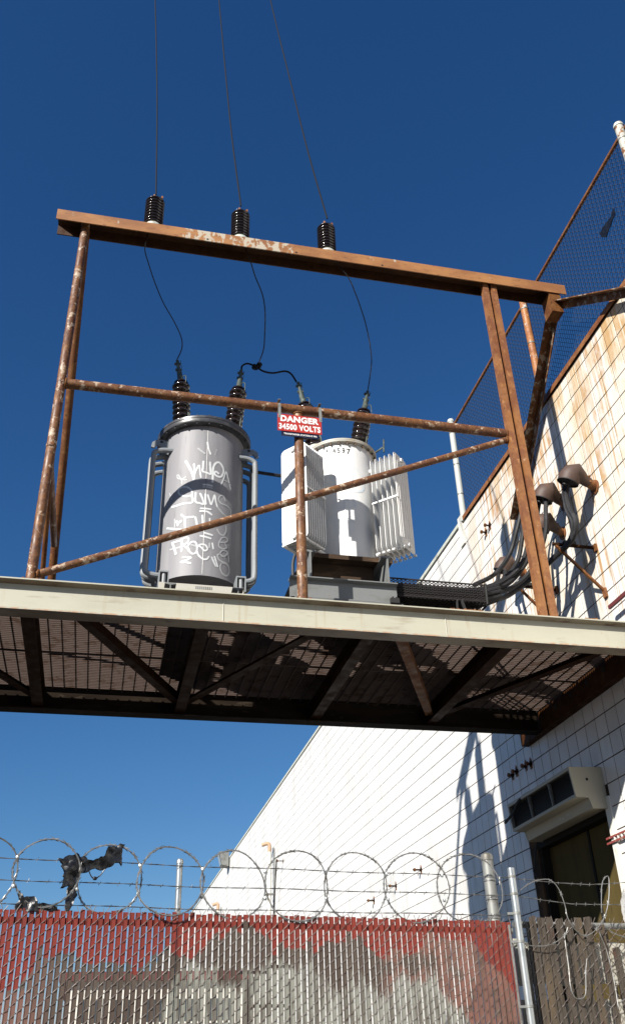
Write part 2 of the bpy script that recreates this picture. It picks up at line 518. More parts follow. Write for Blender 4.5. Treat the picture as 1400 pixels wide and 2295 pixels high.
# ------------------------------------------------------------------ mesh fence on the roof edge
def chain_link(u0, u1, z0, z1, p, h, r, P, sides=3, depth=.007):
    """zigzag wires; P(u, off, z) -> world"""
    g = G()
    n = int((u1 - u0) / p)
    for jj in range(n):
        uc = u0 + (jj + .5) * p
        path = []
        m = int((z1 - z0) / h)
        for i in range(m + 1):
            s = 1 if (i + jj) % 2 else -1
            path.append(P(uc + s * p * .5, 0, z0 + i * h - h * .10))
            if i < m:
                path.append(P(uc, -depth if s < 0 else depth, z0 + (i + .5) * h))
        g.tube(path, r, sides, False)
    return g
rf = thing('roof_fence', 'chain link fence on pipe posts along the roof edge', 'fence', (XW + .06, 9.3, 9.78))
XF = XW + .06
M['post_worn'] = rust('worn_pale_fence_post', .9, .46, (.46, .46, .41))
M['post_pale'] = rust('pale_fence_post', .9, .34, (.44, .46, .43))
for yy, mt in ((6.20, 'post_worn'), (9.30, 'rust_fence'), (12.60, 'post_pale')):
    if mt == 'rust_fence':
        M[mt] = rust('rust_streaked_fence_post', 1.5, .60, (.55, .56, .50))
    pg = G().tube([(XF - .05, yy, 9.70), (XF - .05, yy, 11.90)], .057, 14)
    po = pg.build('post', M[mt], rf, True)
    cg = G()
    cg.lathe((XF - .05, yy, 11.89), [(.064, 0), (.066, .03), (.055, .06), (.02, .075), (0, .076)], 14)
    cg.build('post_cap', M['porcelain_cap'], po, True)
    for zz in (10.25, 10.9, 11.62):
        G().lathe((XF - .05, yy, zz), [(.060, 0), (.063, .004), (.063, .022), (.060, .026)], 14).build('tie_band', M['galv_old'], po, True)
for a, b in ((3.2, 6.20), (6.20, 9.30), (9.30, 12.60)):
    G().tube([(XF, a + .03, 11.83), (XF, b - .03, 11.83)], .027, 8).build('top_rail', M['rust'], rf, True)
    G().tube([(XF, a + .03, 9.83), (XF, b - .03, 9.83)], .022, 8).build('bottom_rail', M['rust'], rf, True)
chain_link(3.2, 12.58, 9.80, 11.86, .042, .042, .0034, lambda u, d, z: (XF + d, u, z)).build('wire_mesh', M['link_dark'], rf, False, kind='stuff')
# ------------------------------------------------------------------ steel platform
PF = thing('steel_platform', 'cream steel girder platform with open grating deck bracketed off the wall', 'platform', (1.5, 9.4, 5.316))
PX0, PX1 = -3.3, 5.62
ZB, ZT = 5.316, 5.642
def girder(name, yc, mat):
    g = G()
    g.prism(i_sec((yc, (ZB + ZT) / 2), .186, ZT - ZB, .020, .014), 'x', PX0, PX1 - .02)
    return g.build(name, mat, PF)
k = Mat('front_girder_paint')
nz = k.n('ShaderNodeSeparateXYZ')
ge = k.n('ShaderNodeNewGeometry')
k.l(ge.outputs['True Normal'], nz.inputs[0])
c1 = k.mix(k.ramp(k.noise(1.3, (1, 1, 3), 2), .4, .7), (.545, .53, .425), (.49, .475, .38))
c1 = k.mix(k.ramp(k.noise(4, (.5, 1, 3.0), 4, detail=9), .58, .74), c1, (.41, .37, .28))
c1 = k.mix(k.ramp(k.noise(30, (.4, 1, 1), 7, detail=9), .69, .76), c1, (.30, .17, .08))
c1 = k.mix(k.math('MULTIPLY', k.ramp(k.xyz()[2], ZB + .020, ZB + .012), k.ramp(k.noise(14, (1, 1, .1), 31, detail=8), .34, .6)), c1, (.50, .32, .20))
run = k.math('MULTIPLY', k.ramp(k.noise(16, (1, 1, .06), 41, detail=3), .57, .68), k.ramp(k.noise(1.4, (1, 1, .2), 43), .40, .60))
c1 = k.mix(k.math('MULTIPLY', run, .5), c1, (.42, .33, .21))
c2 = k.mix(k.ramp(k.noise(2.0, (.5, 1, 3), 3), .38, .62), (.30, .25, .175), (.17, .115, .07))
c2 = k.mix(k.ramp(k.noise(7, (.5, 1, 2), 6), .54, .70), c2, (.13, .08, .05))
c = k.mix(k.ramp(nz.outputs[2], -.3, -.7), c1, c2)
k.bump(k.noise(40), .12, .003)
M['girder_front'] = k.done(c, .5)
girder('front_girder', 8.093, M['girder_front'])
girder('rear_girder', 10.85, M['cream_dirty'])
for xs in (.97, 3.31):                                    # butt welds across the web
    G().tube([(xs, 8.083, ZB + .03), (xs, 8.083, ZT - .03)], .004, 6).build('weld_seam', M['girder_front'], PF)
# ledger channel against the wall, with cut outs shown as dark bolt pockets
g = G()
g.prism([(PX1 - .012, ZB), (XW - .006, ZB), (XW - .006, ZB + .014), (PX1, ZB + .014), (PX1, ZT - .014), (XW - .006, ZT - .014), (XW - .006, ZT), (PX1 - .012, ZT)], 'y', 7.6, 11.45)
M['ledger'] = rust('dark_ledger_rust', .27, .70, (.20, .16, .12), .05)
led = g.build('ledger_channel', M['ledger'], PF)
for yy in (8.55, 8.98, 9.41, 9.84, 10.27):
    g = G()
    g.prism([(yy, 5.45), (yy + .085, 5.50), (yy + .01, 5.54)], 'x', PX1 - .0145, PX1 - .010)
    g.build('bolt_pocket', M['black_hole'], led)
for xc in (-2.55, -.90, .79, 2.50, 4.05):
    g = G()
    g.prism(i_sec((xc, 5.455), .13, .21, .014, .012), 'y', 8.105, 10.836)
    g.build('cross_beam', M['rust_dark'], PF)
dg = [((-.44, 8.30), (.74, 10.62)), ((1.98, 8.30), (.84, 10.62)), ((2.86, 8.30), (3.98, 10.62)), ((5.25, 8.30), (4.12, 10.62)), ((-.94, 10.62), (-2.2, 8.30))]
for (a, b) in dg:
    g = G()
    A_, B_ = Vector((a[0], a[1], 5.415)), Vector((b[0], b[1], 5.415))
    g.bar(A_, B_, .105, .010)
    g.bar(A_ + Vector((0, 0, .002)), B_ + Vector((0, 0, .002)), .010, .085, shift=(.0475, .0475))
    g.build('diagonal_brace', M['rust_mid'] if a[0] > 2.5 and a[0] < 3 else M['rust_dark'], PF)
# grating: thin bearing bars along the platform, cross bars front to back, one panel per bay
ZG = 5.572
edges = [PX0, -2.5, -.9, .79, 2.50, 4.05, PX1 - .03]
for a, b in zip(edges[:-1], edges[1:]):
    g = G()
    yy = 8.20
    while yy < 10.75:
        g.box(a + .006, b - .006, yy, yy + .0065, ZG, ZG + .040)
        yy += .050
    xx = a + .004
    while xx < b - .01:
        g.box(xx, xx + .013, 8.19, 10.76, ZG - .006, ZG + .010)
        xx += .137
    for ys in (8.62, 9.62):
        g.box(a + .002, b - .002, ys, ys + .03, ZG - .004, ZG + .046)
    g.build('grating_panel', M['grating'], PF, kind='stuff')
# rust crust and litter lying on the top flange
for (x0, x1) in ((3.35, 3.72), (4.9, 5.05)):
    g = G()
    n = 14
    for i in range(n):
        xa = x0 + (x1 - x0) * i / n
        g.box(xa, xa + (x1 - x0) / n * .9, 8.01, 8.06 + random.random() * .06, ZT + .001, ZT + .008 + random.random() * .012)
    g.build('rust_scale', M['rust'], PF)

# ------------------------------------------------------------------ gantry
GT = thing('steel_gantry', 'rusty steel gantry of pipes and channel standing on the platform', 'gantry', (1.8, 8.1, ZT))
YP = 8.095
g = G()
y0, y1, zt, zl = 7.985, 8.245, 10.81, 10.635
g.box(-1.255, 5.62, y0, y0 + .014, zl, zt)
k = Mat('top_channel_rust')
c = k.mix(k.ramp(k.noise(2.2, (1, 1, 2), seed=1), .35, .65), (.25, .105, .036), (.36, .165, .056))
c = k.mix(k.ramp(k.noise(18.0, (.4, 1, 1), seed=2), .54, .74), c, (.15, .06, .026))
xx_ = k.xyz()[0]
band = k.math('MULTIPLY', k.ramp(xx_, .05, .45), k.ramp(xx_, 1.95, 1.45))
f = k.math('ADD', k.noise(4.5, (1.6, 1, .9), seed=5, detail=10, rough=.7), k.math('MULTIPLY', band, .15))
c = k.mix(k.ramp(f, .63, .66), c, (.46, .40, .31))
k.bump(k.noise(60), .3, .004)
M['top_rust'] = k.done(c, .55)
tb = g.build('top_channel', M['top_rust'], GT)
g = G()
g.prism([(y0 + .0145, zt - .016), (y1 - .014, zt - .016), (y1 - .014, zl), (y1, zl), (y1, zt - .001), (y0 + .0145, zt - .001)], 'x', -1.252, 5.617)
M['channel_shade'] = rust('shaded_channel_inside', .26, .70, (.20, .17, .13))  # rust colour darkened to paint in the shade inside the channel
g.build('channel_inside', M['channel_shade'], tb)
for xh in (.625, 1.785, 2.954):
    G().lathe((xh, y0 - .001, 10.665), [(.0, 0), (.014, 0), (.014, .002), (0, .002)], 10, (0, -1, 0)).build('bolt_hole', M['black_hole'], tb)
G().box(5.36, 5.53, y0 + .02, y1 - .02, 10.30, 10.634).build('gusset', M['rust_mid'], GT)
def pipe(name, a, b, r, mat='rust_pipe', n=16):
    return G().tube([a, b], r, n).build(name, M[mat], GT, True)
pipe('left_post', (-.905, YP, ZT), (-.905, YP + .02, 10.78), .052)
G().lathe((-.905, YP, 7.25), [(.0525, 0), (.056, .012), (.056, .028), (.0525, .04)], 16).build('pipe_joint', M['rust_pipe'], GT, True)
pipe('rear_leg', (-.90, 8.19, 10.72), (-.90, 10.86, ZT), .050, 'rust_mid')
pipe('tie_pipe', (-.90, 8.14, 7.10), (-.90, 9.94, 7.10), .040)
pipe('side_brace', (-.90, 8.13, 7.45), (-.90, 9.60, 5.62), .028, 'rust_mid')
pipe('centre_post', (1.785, YP, ZT), (1.785, YP, 8.07), .055)
pipe('handrail', (-.86, YP, 8.135), (4.42, YP, 8.135), .058)
pipe('rail_brace', (-.86, YP + .005, 5.735), (4.41, YP + .005, 8.055), .040)
for xj, zj, rj in ((-.852, 8.135, .061), (4.388, 8.135, .061), (-.845, 5.742, .045), (4.38, 8.042, .045)):
    G().lathe((xj - .010, YP, zj), [(rj - .004, 0), (rj + .006, .006), (rj + .006, .016), (rj - .004, .022)], 14, (1, 0, 0)).build('weld_bead', M['rust_mid'], GT, True)
for xj in (-.905, 1.785):
    G().box(xj - .085, xj + .085, YP - .075, YP + .075, ZT + .001, ZT + .013).build('post_base_plate', M['rust_pipe'], GT)
    for sx_ in (-.065, .065):
        G().lathe((xj + sx_, YP - .055, ZT + .013), [(.013, 0), (.013, .014), (0, .015)], 6).build('anchor_bolt', M['rust_mid'], GT)
G().lathe((1.785, YP, 8.05), [(.056, 0), (.066, .01), (.066, .022), (.058, .03)], 16).build('weld_bead', M['rust_mid'], GT, True)
# right post: two angles back to back with a groove between
g = G()
for x0, x1 in ((4.395, 4.475), (4.515, 4.595)):
    g.box(x0, x1, 8.035, 8.05, ZT, 10.79)
    g.box(x0, x0 + .012, 8.05, 8.115, ZT, 10.79)
    g.box(x1 - .012, x1, 8.05, 8.115, ZT, 10.79)
g.box(4.4745, 4.5155, 8.085, 8.097, ZT, 10.79)
g.build('right_post', M['rust_post'], GT)
# knee straps back to the wall
def channel_bar(name, a, b, w, d, mat):
    g = G()
    a, b = Vector(a), Vector(b)
    g.bar(a, b, .012, w, up=(1, 0, .2))
    dd = (b - a).normalized()
    g.bar(a, b, d, .012, up=(1, 0, .2), shift=(d / 2 + .0061, w / 2 - .006))
    g.bar(a, b, d, .012, up=(1, 0, .2), shift=(d / 2 + .0061, -w / 2 + .006))
    return g.build(name, M[mat], GT)
def angle_bar(name, a, b, w, t, mat, flip=1):
    a, b = Vector(a), Vector(b)
    d = (b - a).normalized()
    out = Vector((-1, 0, 0))
    out = (out - d * out.dot(d)).normalized()      # away from the wall
    up = d.cross(out).normalized()
    if up.z < 0:
        up = -up
    m = Matrix(((out.x, up.x, d.x, a.x), (out.y, up.y, d.y, a.y), (out.z, up.z, d.z, a.z), (0, 0, 0, 1)))
    poly = [(-w / 2, -w / 2), (-w / 2, w / 2), (w / 2, w / 2), (w / 2, w / 2 - t), (-w / 2 + t, w / 2 - t), (-w / 2 + t, -w / 2)]
    g = G()
    g.prism_m(poly, 0, (b - a).length, m)
    return g.build(name, M[mat], GT)
angle_bar('wall_brace', (5.47, 8.11, 10.52), (5.66, 10.62, 8.52), .13, .014, 'strut')
angle_bar('wall_brace', (5.47, 8.11, 10.52), (5.66, 5.60, 8.52), .115, .014, 'strut')

# ------------------------------------------------------------------ danger sign
SG = thing('danger_sign', 'red danger sign with white lettering hanging from the gantry rail', 'sign', (1.78, 8.02, 7.68))
YS = 8.012
g = G()
g.box(1.522, 2.038, YS, YS + .006, 7.748, 7.987)
panel = g.build('red_panel', M['red_enamel'], SG)
g = G()
g.box(1.566, 2.003, YS + .007, YS + .012, 7.684, 7.752)
strip = g.build('blue_panel', M['blue_enamel'], SG)
def text_mesh(body, x0, x1, z0, z1, ypos, mat, parent, name='lettering', bold=.03, fmap=None):
    cu = bpy.data.curves.new('t', 'FONT')
    cu.body = body
    cu.size = 1
    cu.offset = bold
    cu.space_character = 1.08
    cu.resolution_u = 3
    to = bpy.data.objects.new('t', cu)
    COL.objects.link(to)
    dg_ = bpy.context.evaluated_depsgraph_get()
    me = bpy.data.meshes.new_from_object(to.evaluated_get(dg_))
    xs = [v.co.x for v in me.vertices]
    ys = [v.co.y for v in me.vertices]
    ax, bx, ay, by = min(xs), max(xs), min(ys), max(ys)
    g = G()
    vv = []
    for v in me.vertices:
        px_ = x0 + (v.co.x - ax) / (bx - ax) * (x1 - x0)
        pz_ = z0 + (v.co.y - ay) / (by - ay) * (z1 - z0)
        vv.append(fmap(px_, pz_) if fmap else (px_, ypos, pz_))
    g.add(vv, [tuple(p.vertices) for p in me.polygons])
    bpy.data.objects.remove(to)
    bpy.data.curves.remove(cu)
    bpy.data.meshes.remove(me)
    return g.build(name, mat, parent)
text_mesh('DANGER', 1.556, 2.004, 7.880, 7.968, YS - .0025, M['white_enamel'], panel, bold=.045)
text_mesh('34500 VOLTS', 1.538, 2.022, 7.768, 7.852, YS - .0025, M['white_enamel'], panel, bold=.035)
text_mesh('TRANSFORMER STATION IS 996', 1.594, 1.978, 7.703, 7.727, YS + .0045, M['white_enamel'], strip, bold=.025)
for xb in (1.530, 2.012):
    g = G()
    g.box(xb, xb + .032, YS - .003, YS + .0, 7.93, 8.14)
    g.tube([(xb + .016, YP, 8.135 + .0), (xb + .0161, YP, 8.135)], .01, 6)
    g.box(xb, xb + .032, YS - .003, YP + .05, 8.194, 8.200)
    g.build('hanger_strap', M['galv_old'], SG)
    G().lathe((xb + .016, YS - .003, 7.955), [(0, .004), (.006, .004), (.007, 0)], 8, (0, -1, 0)).build('rivet', M['galv'], SG)

# ------------------------------------------------------------------ insulators and conductors
INS = [(-.074, 'left'), (1.059, 'middle'), (2.238, 'right')]
def sheds(r_core, r_shed, n, z0, z1):
    prof = [(r_core, z0)]
    dz = (z1 - z0) / n
    for i in range(n):
        z = z0 + i * dz
        prof += [(r_core, z + dz * .08), (r_shed * .96, z + dz * .22), (r_shed, z + dz * .38), (r_shed * .97, z + dz * .50), (r_core, z + dz * .86)]
    prof.append((r_core * .9, z1))
    return prof
tgt = {'left': 'leftmost brown post insulator on top of the gantry beam', 'middle': 'middle brown post insulator on the gantry beam between the other two',
       'right': 'rightmost brown post insulator on top of the gantry beam'}
for xi, nm in INS:
    t = thing('post_insulator', tgt[nm], 'insulator', (xi, 8.11, 10.812), 'post insulators on the gantry beam')
    G().lathe((xi, 8.11, 10.812), [(0, 0), (.118, 0), (.121, .02), (.112, .055), (.085, .075), (.0, .076)], 24).build('base_cap', M['porcelain_cap'], t, True)
    G().lathe((xi, 8.11, 10.812), [(0, .06)] + sheds(.080, .126, 9, .07, .56) + [(0, .56)], 28).build('sheds', M['porcelain'], t, True, 60)
    G().lathe((xi, 8.11, 10.812), [(0, .55), (.085, .55), (.086, .575), (.05, .60), (.02, .615), (0, .616)], 20).build('top_cap', M['porcelain_cap'], t, True)
    g = G()
    g.box(xi - .06, xi + .095, 8.09, 8.13, 11.425, 11.443)
    g.box(xi + .07, xi + .095, 8.085, 8.135, 11.435, 11.475)
    g.tube([(xi - .015, 8.11, 11.44), (xi - .015, 8.11, 11.50)], .018, 8)
    g.build('wire_clamp', M['rust'], t)
GRAF= [(0.0212,[(-2.094,7.82),(-2.009,7.736),(-1.92,7.636),(-1.872,7.544)]),(0.0187,[(-1.884,7.759),(-1.864,7.672),(-1.873,7.548)]),(0.0149,[(-1.876,7.587),(-1.819,7.678),(-1.759,7.74),(-1.733,7.654),(-1.705,7.569)]),(0.0187,[(-1.665,7.797),(-1.667,7.71),(-1.669,7.655),(-1.571,7.64),(-1.477,7.627),(-1.491,7.704),(-1.504,7.794)]),(0.0212,[(-1.426,7.52),(-1.425,7.609),(-1.425,7.711),(-1.37,7.792),(-1.273,7.818),(-1.183,7.77),(-1.156,7.704),(-1.218,7.622),(-1.331,7.616),(-1.395,7.651),(-1.342,7.675),(-1.285,7.658)]),(0.0174,[(-1.209,7.511),(-1.143,7.612),(-1.084,7.718),(-1.017,7.638),(-0.97,7.563),(-0.931,7.506)]),(0.0125,[(-1.142,7.589),(-1.03,7.581),(-0.921,7.563)]),(0.01,[(-2.321,7.652),(-2.275,7.646),(-2.223,7.598),(-2.173,7.552),(-2.171,7.509)]),(0.01,[(-2.321,7.652),(-2.285,7.601),(-2.161,7.574),(-2.071,7.594)]),(0.0087,[(-2.16,7.564),(-2.087,7.549),(-2.046,7.552)]),(0.0162,[(-1.636,7.466),(-1.534,7.468),(-1.436,7.461)]),(0.0125,[(-1.646,7.43),(-1.532,7.437),(-1.427,7.43)]),(0.01,[(-2.528,7.437),(-2.476,7.383),(-2.432,7.332)]),(0.01,[(-2.391,7.408),(-2.457,7.379),(-2.531,7.365)]),(0.0149,[(-2.243,7.386),(-2.234,7.438),(-2.12,7.454),(-1.994,7.432),(-1.91,7.381),(-1.899,7.327),(-2.022,7.312),(-2.164,7.343),(-2.24,7.385)]),(0.0187,[(-1.902,7.32),(-1.877,7.221),(-2.095,7.219),(-2.299,7.213),(-2.415,7.219)]),(0.0174,[(-1.811,7.347),(-1.8,7.226),(-1.705,7.207),(-1.614,7.195),(-1.647,7.272),(-1.702,7.337)]),(0.0162,[(-1.582,7.332),(-1.576,7.253),(-1.56,7.197)]),(0.0162,[(-1.524,7.324),(-1.474,7.245),(-1.438,7.199),(-1.403,7.259),(-1.365,7.339),(-1.329,7.253),(-1.288,7.187)]),(0.0137,[(-1.079,7.301),(-1.128,7.356),(-1.217,7.351),(-1.263,7.296),(-1.196,7.249),(-1.01,7.239),(-0.903,7.195),(-0.951,7.101),(-1.083,7.105),(-1.204,7.143),(-1.277,7.181)]),(0.0174,[(-1.674,7.133),(-1.562,7.134),(-1.444,7.133)]),(0.0174,[(-1.686,7.096),(-1.597,7.1),(-1.508,7.094),(-1.419,7.064)]),(0.0174,[(-2.134,7.071),(-2.034,7.025),(-1.929,7.02),(-1.83,7.021)]),(0.0174,[(-2.034,7.022),(-2.025,6.937),(-2.017,6.86),(-2.112,6.865),(-2.304,6.9),(-2.537,6.953)]),(0.0112,[(-2.306,7.034),(-2.296,6.977),(-2.291,6.918)]),(0.0212,[(-2.248,6.996),(-2.215,6.965),(-2.208,6.935),(-2.186,6.965),(-2.124,6.982)]),(0.0187,[(-1.787,7.009),(-1.76,6.954),(-1.74,6.889)]),(0.0199,[(-1.63,7.036),(-1.622,6.971),(-1.62,6.909),(-1.681,6.896)]),(0.0149,[(-1.458,7.006),(-1.455,6.973),(-1.444,6.942)]),(0.0137,[(-1.307,7.005),(-1.329,6.968)]),(0.0137,[(-1.272,6.881),(-1.2,6.833),(-1.097,6.832),(-1.031,6.902),(-1.043,6.958)]),(0.0174,[(-1.557,6.807),(-1.475,6.799),(-1.388,6.791)]),(0.0174,[(-1.653,6.765),(-1.547,6.757),(-1.418,6.744)]),(0.0162,[(-2.342,6.721),(-2.236,6.719),(-2.123,6.722)]),(0.0212,[(-2.326,6.715),(-2.262,6.641),(-2.213,6.559)]),(0.0125,[(-2.387,6.642),(-2.24,6.635),(-2.107,6.637)]),(0.0187,[(-2.082,6.74),(-2.082,6.655),(-2.074,6.581)]),(0.0149,[(-2.058,6.737),(-1.968,6.752),(-1.917,6.721),(-1.96,6.674),(-2.049,6.659),(-1.982,6.629),(-1.922,6.598)]),(0.0162,[(-1.899,6.586),(-1.933,6.63),(-1.861,6.683),(-1.762,6.68),(-1.718,6.614),(-1.739,6.547),(-1.823,6.534),(-1.914,6.58)]),(0.0112,[(-1.858,6.648),(-1.795,6.639),(-1.73,6.621)]),(0.0149,[(-1.72,6.61),(-1.65,6.652),(-1.54,6.65),(-1.484,6.602),(-1.547,6.575),(-1.623,6.612),(-1.661,6.632)]),(0.0162,[(-1.716,6.558),(-1.669,6.506),(-1.575,6.466),(-1.49,6.471),(-1.449,6.502)]),(0.0137,[(-1.442,6.679),(-1.446,6.626)]),(0.0149,[(-1.376,6.685),(-1.351,6.617)]),(0.0149,[(-2.033,6.497),(-1.931,6.492),(-1.841,6.483),(-1.952,6.456),(-2.079,6.438),(-1.962,6.428),(-1.849,6.414)]),(0.0112,[(-1.194,6.737),(-1.153,6.783),(-1.05,6.81),(-0.981,6.788),(-1.046,6.746),(-1.179,6.723)]),(0.0125,[(-1.208,6.735),(-1.217,6.666),(-1.116,6.648),(-1.01,6.681),(-1.06,6.723)]),(0.0125,[(-1.184,6.582),(-1.115,6.627),(-0.991,6.627),(-1.02,6.579),(-1.11,6.55),(-1.169,6.57)]),(0.0112,[(-0.974,6.621),(-0.945,6.567),(-0.925,6.511)]),(0.0112,[(-1.11,6.557),(-1.033,6.533)]),(0.0137,[(-1.208,6.564),(-1.248,6.544),(-1.207,6.495),(-1.106,6.478),(-0.998,6.478)]),(0.0125,[(-1.134,6.463),(-1.17,6.402),(-1.112,6.335),(-0.988,6.321),(-0.908,6.378),(-0.93,6.45),(-1.029,6.472),(-1.134,6.463)]),(0.0149,[(-1.377,6.502),(-1.331,6.451),(-1.282,6.402)]),(0.0162,[(-1.313,6.516),(-1.272,6.458),(-1.235,6.402)]),(0.0139,[(-1.803,7.989),(-1.721,7.949),(-1.637,7.915)]),(0.0167,[(-1.585,8.084),(-1.555,7.995),(-1.502,7.916)]),(0.0111,[(-1.353,7.998),(-1.372,7.959),(-1.386,7.922)])]
BLUE= [(0.0286,[(-1.656,7.95),(-1.673,7.862),(-1.704,7.749)]),(0.0286,[(-1.499,7.982),(-1.379,7.98),(-1.202,7.902),(-1.144,7.786),(-1.16,7.69),(-1.289,7.636),(-1.467,7.624),(-1.594,7.629)]),(0.0238,[(-1.487,7.971),(-1.514,7.869),(-1.538,7.78)]),(0.0286,[(-1.974,7.512),(-1.775,7.553),(-1.581,7.533),(-1.475,7.466),(-1.483,7.412)]),(0.0238,[(-1.86,8.141),(-1.859,8.09),(-1.871,8.04)]),(0.019,[(-1.855,7.488),(-1.757,7.499),(-1.674,7.475)]),(0.019,[(-1.883,7.227),(-1.644,7.22),(-1.526,7.178)])]
c1a = [[5.38,8.552,7.827],[5.37,8.636,7.69],[5.36,8.613,7.474],[5.36,8.537,7.264],[5.36,8.593,7.123],[5.35,8.76,7.051],[5.31,9.065,7.029],[5.2,9.389,6.958],[5.0,9.552,6.817],[4.7,9.437,6.588],[4.3,9.057,6.329]]
c2a = [[5.4,9.287,8.122],[5.35,9.351,7.927],[5.3,9.408,7.674],[5.2,9.463,7.317],[5.0,9.482,7.009],[4.7,9.322,6.708],[4.3,9.064,6.434]]
c2b = [[5.4,9.182,8.026],[5.33,9.145,7.728],[5.3,9.179,7.471],[5.2,9.265,7.175],[5.0,9.324,6.862],[4.7,9.28,6.624],[4.3,9.076,6.398]]
c3a = [[5.3,9.292,8.135],[5.2,9.464,8.017],[5.1,9.558,7.707],[5.0,9.683,7.386],[4.7,9.586,7.004],[4.2,9.198,6.597]]
c3b = [[5.3,9.307,8.095],[5.2,9.424,7.885],[5.1,9.444,7.536],[5.0,9.526,7.165],[4.7,9.425,6.824],[4.3,9.133,6.53]]
c3c = [[5.3,9.274,8.03],[5.2,9.325,7.684],[5.1,9.343,7.342],[4.95,9.363,7.02],[4.7,9.367,6.782],[4.3,9.103,6.49]]
c4a = [[5.4,10.787,7.863],[5.3,10.709,7.642],[5.1,10.416,7.33],[4.4,9.289,6.591]]
c4b = [[5.4,10.65,7.775],[5.3,10.537,7.516],[5.0,10.11,7.145],[4.4,9.269,6.563]]
j1 = [[-0.15,8.15,10.517],[-0.088,8.3,10.415],[0.019,8.5,10.279],[0.151,8.7,10.142],[0.307,8.9,10.041],[0.423,9.1,9.966],[0.452,9.25,9.906],[0.399,9.3,9.734]]
j2 = [[1.212,8.15,10.538],[1.296,8.3,10.448],[1.425,8.5,10.347],[1.496,8.7,10.227],[1.533,8.95,10.06],[1.549,9.15,9.959],[1.488,9.3,9.781]]
j3 = [[2.517,8.15,10.535],[2.665,8.35,10.475],[2.811,8.6,10.455],[2.935,8.8,10.332],[3.037,9.0,10.156],[3.086,9.15,9.965],[3.053,9.3,9.606]]
conn = [[1.273,9.3,9.699],[1.284,9.3,9.765],[1.357,9.3,9.817],[1.475,9.3,9.779],[1.575,9.3,9.715],[1.711,9.3,9.705],[1.874,9.3,9.762],[1.962,9.3,9.728],[2.035,9.3,9.596]]
ow1 = [[-0.075,8.05,11.441],[-0.152,8.6,13.459],[-0.249,9.1,15.536],[-0.467,9.9,19.323],[-0.616,10.4,21.731]]
ow2 = [[1.054,8.05,11.477],[0.967,8.6,13.658],[0.904,9.1,15.765],[0.767,9.9,19.777],[0.713,10.4,22.264]]
ow3 = [[2.248,8.05,11.5],[2.15,8.6,13.651],[2.04,9.1,15.984],[1.809,9.9,20.16],[1.743,10.4,22.677]]
pipe600 = [[1.42,9.4,8.104],[1.652,9.4,8.09],[1.886,9.4,8.076]]
blackloop = [[1.953,9.2,6.839],[1.918,9.2,6.684],[1.925,9.2,6.475],[1.977,9.2,6.362]]
def wire(name, pts, r, mat, label, cat, group=None, n=6, sub=6):
    o = G().tube(smooth_path(pts, sub), r, n).build(name, M[mat], None, True)
    return tag(o, label, cat, group)
wire('overhead_wire', ow1, .011, 'wire', 'leftmost thin black overhead wire dropping to the left insulator', 'wire', 'overhead wires')
wire('overhead_wire', ow2, .011, 'wire', 'middle thin black overhead wire dropping to the middle insulator', 'wire', 'overhead wires')
wire('overhead_wire', ow3, .011, 'wire', 'slanting black overhead wire dropping to the right insulator', 'wire', 'overhead wires')
wire('jumper_wire', [(-.12, 8.13, 10.79)] + j1, .0075, 'wire_worn', 'jumper wire curving from under the beam to the leftmost bushing', 'wire', 'jumper wires')
wire('jumper_wire', [(1.13, 8.13, 10.79)] + j2, .0075, 'wire_worn', 'jumper wire hanging from the beam down to the black cable clamp', 'wire', 'jumper wires')
wire('jumper_wire', [(2.33, 8.13, 10.79)] + j3, .0075, 'wire_worn', 'jumper wire curving down to the rightmost transformer bushing', 'wire', 'jumper wires')
cc = thing('connecting_cable', 'thick black cable linking the grey and white transformer bushings', 'cable', (1.475, 9.3, 9.7))
G().tube(smooth_path(conn, 6), .013, 8).build('cable_run', M['wire'], cc, True)
g = G()
q = Matrix.Translation((1.485, 9.29, 9.785)) @ Matrix.Rotation(R(-38), 4, 'Y')
g.box(-.075, .075, -.02, .02, -.022, .022, q)
g.box(-.05, -.02, -.03, .03, -.035, .035, q)
g.box(.02, .05, -.03, .03, -.035, .03, q)
g.tube([q @ Vector((-.035, 0, -.06)), q @ Vector((-.035, 0, .05))], .009, 6)
g.build('parallel_clamp', M['wire'], cc)
